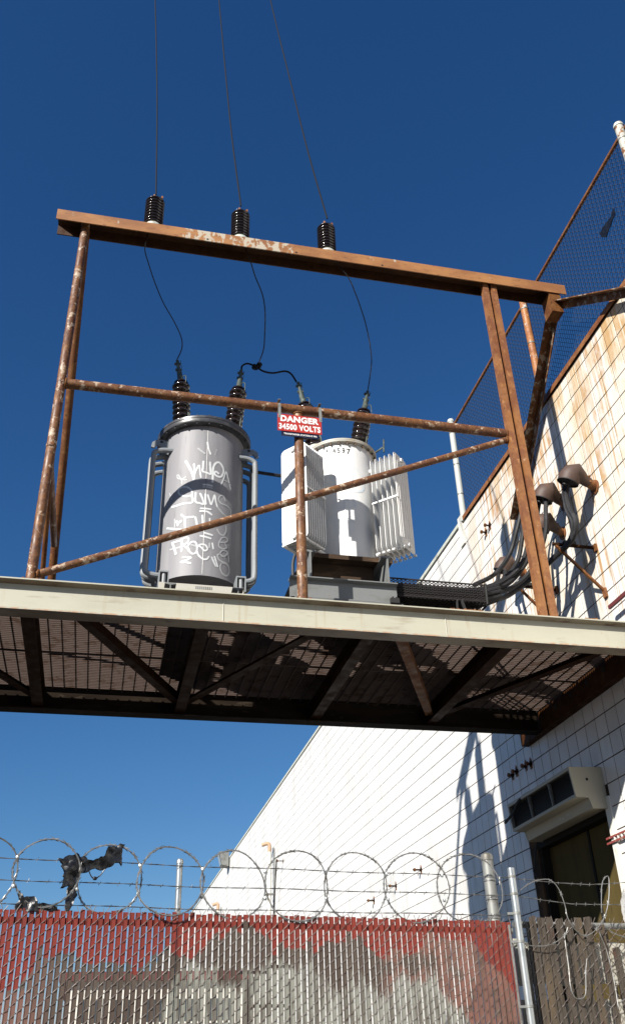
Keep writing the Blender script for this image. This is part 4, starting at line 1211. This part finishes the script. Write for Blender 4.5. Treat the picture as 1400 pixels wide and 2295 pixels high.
# far fittings on the long wall
LF = thing('wall_lamp', 'grey wedge wall lamp far along the white wall', 'lamp', (XW, 42.8, 9.35))
G().prism([(5.66, 9.35), (5.35, 9.42), (5.22, 9.98), (5.66, 10.0)], 'y', 42.5, 43.1).build('lamp_housing', M['galv_old'], LF)
G().prism([(5.33, 9.43), (5.21, 9.90), (5.20, 9.90), (5.32, 9.42)], 'y', 42.55, 43.05).build('lamp_lens', M['lamp_glass'], LF)
G().box(5.65, XW, 42.7, 42.9, 9.40, 9.68).build('wall_mount', M['galv_old'], LF)
M['vent_orange'] = simple('faded_orange_pipe', (.55, .36, .22), .6)
def vent(y, zt, r, lab):
    t = thing('vent_pipe', lab, 'pipe', (XW - .15, y, 0), 'vent pipes on the far wall')
    G().tube([(XW - .16, y, 0), (XW - .16, y, zt - .25)], r, 10).build('riser', M['trim_white'], t, True)
    G().tube(smooth_path([(XW - .16, y, zt - .25), (XW - .16, y, zt - .06), (XW - .22, y + .02, zt + .02), (XW - .40, y + .10, zt - .02)], 4), r * 1.1, 10).build('elbow', M['vent_orange'], t, True)
    G().tube([(XW - .03, y - .16, 0), (XW - .03, y - .16, zt - .15)], r * .3, 8).build('slim_pipe', M['galv_old'], t, True)
    for zz in (zt * .45, zt * .8):
        G().box(XW - .25, XW + .01, y - r * 1.4, y + r * 1.4, zz, zz + .05).build('pipe_clip', M['galv_old'], t)
vent(31.4, 8.05, .055, 'tall pale vent pipe with orange elbow on the far white wall')
vent(45.2, 8.15, .065, 'short pale vent pipe with orange elbow just showing over the fence')
wire('guy_wire', [(5.5, 29.75, 7.25), (5.6, 30.9, 5.6), (5.69, 31.2, 4.4)], .022, 'wire_worn', 'thin slack guy wire hanging beside the tall vent pipe', 'wire')
stud(29.75, 7.20, 'rusty anchor beside the tall vent pipe holding the slack wire', .25)
# ------------------------------------------------------------------ slatted chain link fence
FA = Vector((-.604, 6.530, 0))
FD = Vector((.98795, .15479, 0))
FN = Vector((.15479, -.98795, 0))                       # towards the street
FR = math.atan2(FD.y, FD.x)
def F(u, off, z):
    return FA + FD * u + FN * off + Vector((0, 0, z))
def xu(px_):
    return .002645 * px_ + 6.06e-7 * px_ * px_
def yz(px_, py_):
    return 2.5 - (py_ - 2042 - .0245 * px_) * (.0025 + px_ / 1145 * .00052)
k = Mat('overpainted_slat')
x, y, z = k.xyz()
u = k.math('ADD', k.math('MULTIPLY', k.math('SUBTRACT', x, FA.x), FD.x), k.math('MULTIPLY', k.math('SUBTRACT', y, FA.y), FD.y))
fu = k.math('DIVIDE', k.math('ADD', u, .3), 4.4)
def curve(vals):
    r = k.n('ShaderNodeValToRGB')
    el = r.color_ramp.elements
    el[0].position, el[1].position = 0, 1
    vals = sorted(vals)
    el[0].color = (vals[0][1],) * 3 + (1,)
    el[1].color = (vals[-1][1],) * 3 + (1,)
    for p, v in vals:
        e = el.new(min(max(p, .001), .999))
        e.color = (v, v, v, 1)
    k.l(fu, r.inputs[0])
    return r.outputs[0]
def zc(lst):
    return curve([((xu(a) + .3) / 4.4, (yz(a, b) - 1.6) / 1.0) for a, b in lst])
rnd = k.n('ShaderNodeObjectInfo').outputs['Random']
jit = k.math('MULTIPLY', k.math('SUBTRACT', rnd, .5), .085)
zz = k.math('SUBTRACT', k.math('ADD', z, jit), 1.6)
zn = k.math('ADD', zz, k.math('MULTIPLY', k.math('SUBTRACT', k.noise(30, detail=4), .5), .05))
red_b = zc([(0, 2217), (70, 2222), (105, 2140), (200, 2145), (275, 2165), (330, 2183), (377, 2125), (440, 2165), (460, 2125), (535, 2078), (587, 2085), (615, 2131), (655, 2114), (704, 2125), (741, 2100), (793, 2105), (844, 2138), (895, 2142), (920, 2131), (965, 2094), (1040, 2114), (1074, 2149), (1108, 2183), (1139, 2268)])
brn_b = zc([(0, 2420), (150, 2420), (300, 2330), (370, 2300), (400, 2200), (450, 2165), (520, 2215), (560, 2190), (620, 2165), (700, 2160), (740, 2220), (800, 2205), (850, 2225), (900, 2195), (960, 2200), (1000, 2250), (1050, 2330), (1139, 2400)])
pink = curve([((xu(a) + .3) / 4.4, v) for a, v in ((-50, 1), (40, 1), (90, .75), (140, .1), (250, 0), (840, 0), (870, .9), (985, .85), (1000, .9), (1060, .8), (1100, .9), (1139, .8))])
redf = k.ramp(k.math('SUBTRACT', zn, red_b), -.004, .006)
rag = k.math('MULTIPLY', k.math('SUBTRACT', k.noise(60, (1, 1, .12), 21, detail=3), .5), .30)
brnf = k.ramp(k.math('SUBTRACT', k.math('ADD', zn, rag), brn_b), -.03, .04)
red = k.mix(k.ramp(k.noise(12, (1, 1, .4), 3), .4, .7), (.225, .034, .021), (.175, .031, .021))
brown = k.mix(k.ramp(k.noise(9, (1, 1, .3), 5), .4, .7), (.082, .060, .046), (.112, .087, .068))
pinkc = k.mix(k.ramp(k.noise(7, (1, 1, .4), 8), .4, .65), (.235, .105, .078), (.165, .088, .066))
pale = k.mix(k.ramp(k.noise(26, (1, 1, .10), 6, detail=9), .46, .58), (.27, .27, .23), (.135, .122, .10))
mid = k.mix(k.math('MULTIPLY', pink, k.ramp(k.noise(5, seed=11), .35, .5)), brown, pinkc)
c = k.mix(brnf, pale, mid)
c = k.mix(redf, c, red)
k.bump(k.noise(80, (1, 1, .2)), .2, .002)
M['slat'] = k.done(c, .55, 0, .35)

FC = thing('slatted_fence', 'chain link fence filled with red and overpainted grey slats', 'fence', (FA.x + FD.x * 1.8, FA.y + FD.y * 1.8, 0))
fl = FC.location
sv = []
W2 = .0165
slat_me = bpy.data.meshes.new('slat')
gg = G().box(-W2, W2, -.0022, .0022, 0, 2.45)
gg.box(-W2, -W2 + .004, -.0045, .0045, .0005, 2.4495)
gg.box(W2 - .004, W2, -.0045, .0045, .0005, 2.4495)
slat_me.from_pydata(gg.v, [], gg.f)
slat_me.materials.append(M['slat'])
uu = -.30
cols = []
while uu < 3.79:
    sp = .0400 + .0017 * max(uu, 0)
    cols.append((uu, sp))
    o = bpy.data.objects.new('slat', slat_me)
    COL.objects.link(o)
    o.parent = FC
    p = F(uu + sp / 2, 0, 0)
    o.location = (p.x - fl.x, p.y - fl.y, .065 + random.uniform(-.007, .007))
    o.rotation_euler = (random.uniform(-.001, .001), random.uniform(-.0009, .0009), FR + random.uniform(-.05, .05))
    o.scale = ((sp / .0425) * random.uniform(.96, 1.02), 1, 1)
    uu += sp
def link_cols(cols, z0, z1, h, r, sides=4, depth=.0075, off0=0):
    g = G()
    for jj, (u0, p) in enumerate(cols):
        path = []
        m = int((z1 - z0) / h)
        for i in range(m + 1):
            s = 1 if (i + jj) % 2 else -1
            uc = u0 + p / 2
            path.append(F(uc + s * p * .5, off0, z0 + i * h))
            if i < m:
                dd = depth if s < 0 else -depth
                path.append(F(uc - s * -.18 * p * 0, off0 + dd, z0 + (i + .5) * h))
        # selvage: cut ends stand up past the last twist
        path.append(F(u0 + p * (.5 + random.uniform(-.1, .3)), off0 + .01, z1 + random.uniform(.015, .035)))
        g.tube(path, r, sides, False)
    return g
link_cols(cols, .05, 2.515, .036, .0024, depth=.008).build('wire_mesh', M['link'], FC, False, kind='stuff')
G().tube([F(-.6, -.028, 2.452), F(3.80, -.028, 2.452)], .021, 10).build('top_rail', M['maroon'], FC, True)
po = G().tube([F(1.18, -.06, 0), F(1.18, -.06, 2.85)], .022, 14).build('line_post', M['galv'], FC, True)
G().lathe(F(1.18, -.06, 2.845), [(.025, 0), (.026, .02), (.018, .034), (0, .038)], 14).build('post_cap', M['galv'], po, True)
tp = G().tube([F(3.862, .035, 0), F(3.862, .035, 2.905)], .0285, 18).build('terminal_post', M['galv'], FC, True)
G().lathe(F(3.862, .035, 2.903), [(.0285, 0), (.024, .003), (0, .003)], 18).build('post_end', M['black_hole'], tp)
for zz in (2.83, 2.70, 2.56, 2.36, 1.92, 1.4):
    G().lathe(F(3.862, .035, zz), [(.029, 0), (.0315, .002), (.0315, .018), (.029, .02)], 18).build('tension_band', M['galv_old'], tp, True)
    if zz < 2.6:
        a_, b_ = F(3.862, .035, zz + .01), F(3.79, .015, zz + .01)
        G().bar(a_, b_, .006, .018).build('band_ear', M['galv_old'], tp)
G().bar(F(3.795, .004, .1), F(3.795, .004, 2.49), .008, .016, up=(1, 0, 0)).build('tension_bar', M['galv_old'], FC)
G().lathe(F(3.80, -.028, 2.452), [(.027, -.03), (.03, 0), (.03, .03), (0, .031)], 12, FD).build('rail_end', M['galv_old'], FC, True)
op = thing('old_fence_post', 'thick dull grey pipe post behind the bright fence post', 'post', F(3.775, -.16, 0))
G().tube([F(3.775, -.16, 0), F(3.775, -.16, 3.00)], .046, 16).build('pipe', M['galv_old'], op, True)
G().lathe(F(3.775, -.16, 2.995), [(.050, 0), (.052, .02), (.045, .045), (.02, .06), (0, .062)], 16).build('dome_cap', M['galv_old'], op, True)
for zz in (2.83, 2.69, 2.55):
    G().lathe(F(3.775, -.16, zz), [(.047, 0), (.052, .003), (.052, .012), (.047, .015)], 16).build('wire_wrap', M['razor'], op, True)

# ------------------------------------------------------------------ right hand section with wooden boards
WF = thing('board_fence', 'chain link panel backed by weathered grey wooden boards right of the steel post', 'fence', F(4.5, -.05, 0))
for (uc, w, zt, tl) in ((4.030, .070, 2.560, .0), (4.105, .078, 2.548, .002), (4.190, .076, 2.552, -.002), (4.275, .082, 2.548, .003), (4.372, .074, 2.545, -.001), (4.458, .082, 2.560, .002), (4.553, .076, 2.566, .0), (4.672, .070, 2.505, .004), (4.790, .074, 2.345, -.003), (4.890, .078, 2.30, .0), (4.99, .075, 2.33, .0), (5.09, .075, 2.35, .0)):
    g = G()
    m = Matrix.Translation(F(uc, -.018 + random.uniform(-.002, .002), 0)) @ Matrix.Rotation(FR, 4, 'Z') @ Matrix.Rotation(tl, 4, 'Y')
    h = w * .405
    zr = [zt + random.uniform(-.008, .008) for _ in range(3)]
    g.add([m @ Vector(p) for p in ((-h, -.005, .05), (h, -.005, .05), (h, .005, .05), (-h, .005, .05), (-h, -.005, zr[0]), (h, -.005, zr[1]), (h, .005, zr[1]), (-h, .005, zr[0]))],
          [(0, 3, 2, 1), (4, 5, 6, 7), (0, 1, 5, 4), (1, 2, 6, 5), (2, 3, 7, 6), (3, 0, 4, 7)])
    g.build('board', M['wood'], WF)
for uc, zt, w in ((3.945, 2.33, .032), (3.992, 2.52, .036)):
    g = G()
    m = Matrix.Translation(F(uc, -.03, 0)) @ Matrix.Rotation(FR, 4, 'Z')
    g.box(-w / 2, w / 2, -.006, .006, .05, zt, m)
    g.build('black_board', M['black_slat'], WF)
c2 = [(3.90 + i * .0465, .0465) for i in range(28)]
link_cols(c2, .05, 2.53, .039, .0027, off0=-.018, depth=.012).build('wire_mesh', M['link_brown'], WF, False, kind='stuff')
G().tube([F(3.90, -.085, 2.505), F(5.4, -.085, 2.515)], .024, 12).build('top_rail', M['galv_old'], WF, True)
for (u0, u1, z0, z1) in ((3.93, 5.3, 2.09, 2.40), (3.93, 5.3, 1.0, 1.97)):
    g = G()
    n = 15
    for i in range(n):
        ua = u0 + (u1 - u0) * i / n
        g = G()
        m = Matrix.Translation(F(ua, -.17, 0)) @ Matrix.Rotation(FR, 4, 'Z')
        g.box(0, (u1 - u0) / n - .006, -.006, .006, z0 + random.uniform(-.01, .01), z1 + random.uniform(-.02, .02), m)
        g.build('pale_lath', M['pale_wood'], WF)

# ------------------------------------------------------------------ razor wire
def razor_path(pts, r=.0048, step=.062, bl=.040):
    g = G()
    g.tube(pts, r, 5, False)
    acc = 0
    for i in range(1, len(pts)):
        acc += (pts[i] - pts[i - 1]).length
        if acc > step:
            acc = random.uniform(-.012, .012)
            t = (pts[i] - pts[i - 1]).normalized()
            a = random.uniform(0, 6.28)
            s = t.cross(FN).normalized() * math.cos(a * .12 + .2) + FN * math.sin(a) * .5
            p = pts[i]
            w = t.cross(s).normalized() * .0015
            for q in (1, -1):
                tip = p + t * q * bl * .85 + s * .014 * 1
                tip2 = p + t * q * bl * .85 - s * .014
                for tp_ in (tip, tip2):
                    g.add([p + s * .006 + w, p - s * .006 + w, tp_, p - w], [(0, 1, 2), (1, 3, 2), (3, 0, 2)])
    return g
RC = thing('razor_wire_coil', 'row of round razor wire loops along the top of the slatted fence', 'razor wire', F(1.8, 0, 2.5))
LOOPS = [(-.128, 2.739, .205, .219), (.262, 2.745, .211, .213), (.686, 2.726, .220, .222), (1.104, 2.715, .238, .227), (1.567, 2.713, .245, .232), (2.035, 2.719, .250, .238), (2.523, 2.732, .265, .244), (3.013, 2.738, .257, .247), (3.499, 2.747, .268, .253)]
for i, (cu, cz, ru, rz) in enumerate(LOOPS):
    pts = []
    tw = random.uniform(-.03, .03)
    for q in range(49):
        a = 2 * math.pi * q / 48 + .4
        pts.append(F(cu + ru * math.cos(a) + .007 * math.sin(3 * a + i * 2.1), .022 * math.sin(a + i) + (.02 if i % 2 else -.02) + tw * math.cos(a), cz + rz * math.sin(a) + .006 * math.sin(2 * a + i * 1.3)))
    razor_path(pts).build('loop', M['razor'], RC)
    if i:
        pu, pz, pr, _ = LOOPS[i - 1]
        um = ((pu + pr) + (cu - ru)) / 2
        for dz_ in (-.09, .09):
            G().lathe(F(um, .0, (pz + cz) / 2 + dz_), [(.009, -.012), (.012, -.006), (.012, .006), (.009, .012)], 8).build('spiral_clip', M['galv'], RC, True)
RT2 = thing('razor_wire_tangle', 'loose razor wire hanging in open bends over the wooden boards', 'razor wire', F(4.5, .03, 2.4))
def fp(l, o0=.02, o1=.05):
    n = len(l)
    return smooth_path([F(a, o0 + (o1 - o0) * i / n, b) for i, (a, b) in enumerate(l)], 4)
for l in ([[3.897, 2.72], [3.981, 2.772], [4.082, 2.816], [4.178, 2.833], [4.245, 2.821], [4.3, 2.755], [4.329, 2.642], [4.335, 2.549], [4.378, 2.471], [4.452, 2.421], [4.543, 2.442], [4.637, 2.509], [4.709, 2.591], [4.762, 2.7], [4.796, 2.826], [4.795, 2.875], [4.755, 2.859], [4.716, 2.809], [4.683, 2.698], [4.66, 2.59]],
          [[4.66, 2.536], [4.693, 2.49], [4.752, 2.445], [4.825, 2.42], [4.885, 2.411], [5.0, 2.43]],
          [[3.891, 2.356], [3.97, 2.341], [4.084, 2.342], [4.189, 2.372], [4.275, 2.424], [4.311, 2.477]],
          [[4.284, 2.425], [4.278, 2.316], [4.272, 2.19], [4.259, 2.067], [4.276, 1.994], [4.321, 1.976], [4.379, 2.012], [4.411, 2.16], [4.441, 2.254]],
          [[4.62, 2.46], [4.66, 2.3], [4.67, 2.1], [4.66, 1.92]], [[4.70, 1.95], [4.80, 2.0], [4.92, 2.06]]):
    razor_path(fp(l), .0038, .11, .022).build('strand', M['razor'], RT2)
def barbed(name, pts, lab, r=.0028):
    g = G()
    base = [Vector(p) for p in pts]
    P2 = []
    for i in range(len(base) - 1):
        n = max(4, int((base[i + 1] - base[i]).length / .042))
        for q in range(n):
            P2.append(base[i].lerp(base[i + 1], q / n))
    P2.append(base[-1])
    for ph in (0, math.pi):
        g.tube([p + FN * .0022 * math.cos(i * .9 + ph) + Vector((0, 0, .0022 * math.sin(i * .9 + ph) + .003 * math.sin(i * .23))) for i, p in enumerate(P2)], r * .7, 4, False)
    i = 3
    while i < len(P2) - 3:
        p = P2[i]
        for q in range(2):
            a = random.uniform(0, 3.14)
            d = Vector((FD.x * .4, FD.y * .4, 0)) + FN * math.cos(a) * .6 + Vector((0, 0, math.sin(a)))
            d.normalize()
            g.tube([p - d * .016, p + d * .016], .0016, 3, False)
        i += random.choice((2, 3))
    return tag(g.build(name, M['razor']), lab, 'barbed wire', 'barbed wire strands')
barbed('barbed_wire', [F(-.7, -.03, 2.832), F(1.18, -.03, 2.828), F(3.86, -.0, 2.841)], 'top barbed wire strand running through the razor loops')
barbed('barbed_wire', [F(-.7, -.03, 2.697), F(1.18, -.03, 2.692), F(3.86, -.0, 2.706)], 'middle barbed wire strand running through the razor loops')
barbed('barbed_wire', [F(-.7, -.03, 2.554), F(1.18, -.03, 2.547), F(3.86, -.0, 2.559)], 'lowest barbed wire strand just above the slat tops')
barbed('barbed_wire', [F(3.86, 0, 2.835), F(4.277, 0, 2.812), F(4.628, 0, 2.813), F(5.1, 0, 2.85)], 'upper barbed wire strand in front of the dark doorway')
barbed('barbed_wire', [F(3.86, 0, 2.705), F(4.165, 0, 2.674), F(4.418, 0, 2.657), F(5.0, 0, 2.67)], 'lower barbed wire strand in front of the dark doorway')

# ------------------------------------------------------------------ torn plastic
def crumple(name, outline, off0, amp, mat, seed, dens=.016, thick=.03):
    rs = random.Random(seed)
    us = [p[0] for p in outline]
    zs = [p[1] for p in outline]
    pts = []
    n = len(outline)
    for i in range(n):
        a, b = outline[i], outline[(i + 1) % n]
        L = math.hypot(b[0] - a[0], b[1] - a[1])
        kx = max(1, int(L / dens))
        for q in range(kx):
            t = q / kx
            j = .25 * dens if q else 0
            pts.append(Vector((a[0] + (b[0] - a[0]) * t + rs.uniform(-j, j), a[1] + (b[1] - a[1]) * t + rs.uniform(-j, j))))
    nb = len(pts)
    x = min(us)
    while x < max(us):
        y = min(zs)
        while y < max(zs):
            pts.append(Vector((x + rs.uniform(-.4, .4) * dens, y + rs.uniform(-.4, .4) * dens)))
            y += dens
        x += dens
    vo, _, fo, _, _, _ = delaunay_2d_cdt(pts, [(i, (i + 1) % nb) for i in range(nb)], [list(range(nb))], 1, 1e-5)
    g = G()
    for lay in (1, -1):
        vv = []
        for p in vo:
            q = Vector((p.x * 16, p.y * 16, seed + lay * 3.3))
            d = noise.noise(q) * amp + noise.noise(q * 2.7) * amp * .55 + lay * thick * (.4 + .6 * abs(noise.noise(q * .7)))
            vv.append(F(p.x + .004 * noise.noise(q * 3), off0 + d, p.y))
        g.add(vv, [tuple(f) if lay > 0 else tuple(reversed(f)) for f in fo])
    return g.build(name, mat, None, True, 75)
BAG_A = [[0.326, 2.833], [0.36, 2.836], [0.395, 2.86], [0.43, 2.861], [0.447, 2.877], [0.473, 2.848], [0.499, 2.857], [0.521, 2.832], [0.557, 2.828], [0.594, 2.846], [0.638, 2.87], [0.653, 2.924], [0.712, 2.93], [0.734, 2.95], [0.767, 2.94], [0.752, 2.921], [0.759, 2.8], [0.741, 2.826], [0.713, 2.825], [0.695, 2.802], [0.647, 2.777], [0.62, 2.773], [0.584, 2.782], [0.533, 2.755], [0.477, 2.745], [0.478, 2.695], [0.469, 2.64], [0.48, 2.609], [0.464, 2.583], [0.445, 2.523], [0.428, 2.502], [0.408, 2.515], [0.413, 2.603], [0.409, 2.642], [0.417, 2.667], [0.366, 2.651], [0.378, 2.684], [0.378, 2.716], [0.365, 2.723], [0.378, 2.749], [0.358, 2.785], [0.35, 2.792], [0.364, 2.803]]
BAG_B = [[0.099, 2.506], [0.093, 2.547], [0.113, 2.576], [0.098, 2.612], [0.11, 2.631], [0.14, 2.586], [0.207, 2.597], [0.232, 2.551], [0.28, 2.557], [0.352, 2.535], [0.364, 2.517], [0.316, 2.507], [0.19, 2.502]]
ba = thing('torn_plastic_bag', 'large torn black plastic bag snagged between two razor wire loops', 'plastic bag', F(.45, 0, 2.5))
o = crumple('film', BAG_A, .0, .028, M['plastic_black'], 3)
o.parent = ba
o.matrix_parent_inverse = Matrix.Translation(-ba.location)
g = G()
g.tube(smooth_path([F(.54, .01, 2.76), F(.56, .012, 2.725), F(.585, .012, 2.718), F(.615, .01, 2.735), F(.645, .01, 2.778)], 4), [.004] * 17, 5)
g.build('tie_strap', M['plastic_black'], ba, True)
G().lathe(F(.583, .012, 2.716), [(0, -.018), (.010, -.010), (.013, 0), (.009, .012), (0, .018)], 8, FD).build('knot', M['plastic_black'], ba, True)
tag(crumple('plastic_scrap', BAG_B, -.01, .024, M['plastic_black'], 8), 'small black plastic scrap lying on the slat tops at left', 'plastic bag')
SHEET = [[4.952, 2.796], [4.912, 2.746], [4.894, 2.69], [4.885, 2.622], [4.891, 2.554], [4.895, 2.501], [4.95, 2.488], [5.06, 2.50], [5.06, 2.806]]
tag(crumple('plastic_sheet', SHEET, .03, .02, M['clear_plastic'], 5, .02, .015), 'clear plastic sheet caught on the fence at the right edge', 'plastic sheet')
# rag on the roof fence
def rag():
    out = [(7.15, 10.95), (7.13, 10.86), (7.06, 10.78), (6.96, 10.82), (6.86, 10.86), (6.775, 10.90), (6.755, 10.99), (6.80, 10.98), (6.86, 10.95), (6.95, 10.96), (7.05, 10.965)]
    pts = [Vector(p) for p in out]
    g = G()
    vv = [(XF - .012 + .01 * noise.noise(Vector((p.x * 9, p.y * 9, 0))), p.x, p.y) for p in pts]
    vv2 = [(a - .012, b, c_) for a, b, c_ in vv]
    n = len(vv)
    g.add(vv + vv2, [tuple(range(n)), tuple(range(2 * n - 1, n - 1, -1))] + [(i, (i + 1) % n, n + (i + 1) % n, n + i) for i in range(n)])
    return g.build('cloth_scrap', M['plastic_black'])
tag(rag(), 'dark scrap of cloth caught high in the roof mesh fence', 'rag')

# ------------------------------------------------------------------ things seen through the slats
LB = thing('low_building', 'low pale building with dark red eaves seen through the slats', 'building', (2.2, 40, 0))
G().box(-.7, 5.3, 35.3, 45, 0, 4.25).build('wall', M['stucco'], LB)
G().box(-1.0, 5.5, 35.0, 45.3, 4.25, 4.52).build('eaves', M['maroon'], LB)
G().add([(-1.0, 35.0, 4.525), (5.5, 35.0, 4.525), (5.5, 45.3, 4.525), (-1.0, 45.3, 4.525), (.5, 40, 4.75), (4, 40, 4.75)], [(0, 1, 5, 4), (1, 2, 5), (2, 3, 4, 5), (3, 0, 4)]).build('roof', M['roofing'], LB)
for i in range(5):
    xw_ = -.35 + i * 1.1
    w_ = G().box(xw_, xw_ + .85, 35.24, 35.32, 2.2, 3.75).build('window', M['trim_white'], LB)
    for a_ in (0, 1):
        for b_ in (0, 1):
            G().box(xw_ + .06 + a_ * .385, xw_ + .40 + a_ * .385, 35.225, 35.24, 2.27 + b_ * .74, 2.94 + b_ * .74).build('pane', M['glass'], w_)
RK = thing('pipe_rack', 'maroon steel rack frame standing behind the slatted fence', 'rack', (2.1, 12, 0))
for xx in (1.82, 2.10, 2.36):
    G().box(xx, xx + .04, 11.98, 12.02, 0, 2.50 if xx != 2.10 else 2.78).build('upright', M['maroon'], RK)
for z_, x0, x1 in ((2.56, 1.78, 2.12), (2.62, 2.08, 2.42), (2.20, 1.8, 2.4), (1.2, 1.8, 2.4)):
    G().box(x0, x1, 11.975, 12.025, z_, z_ + .035).build('rail', M['maroon'], RK)
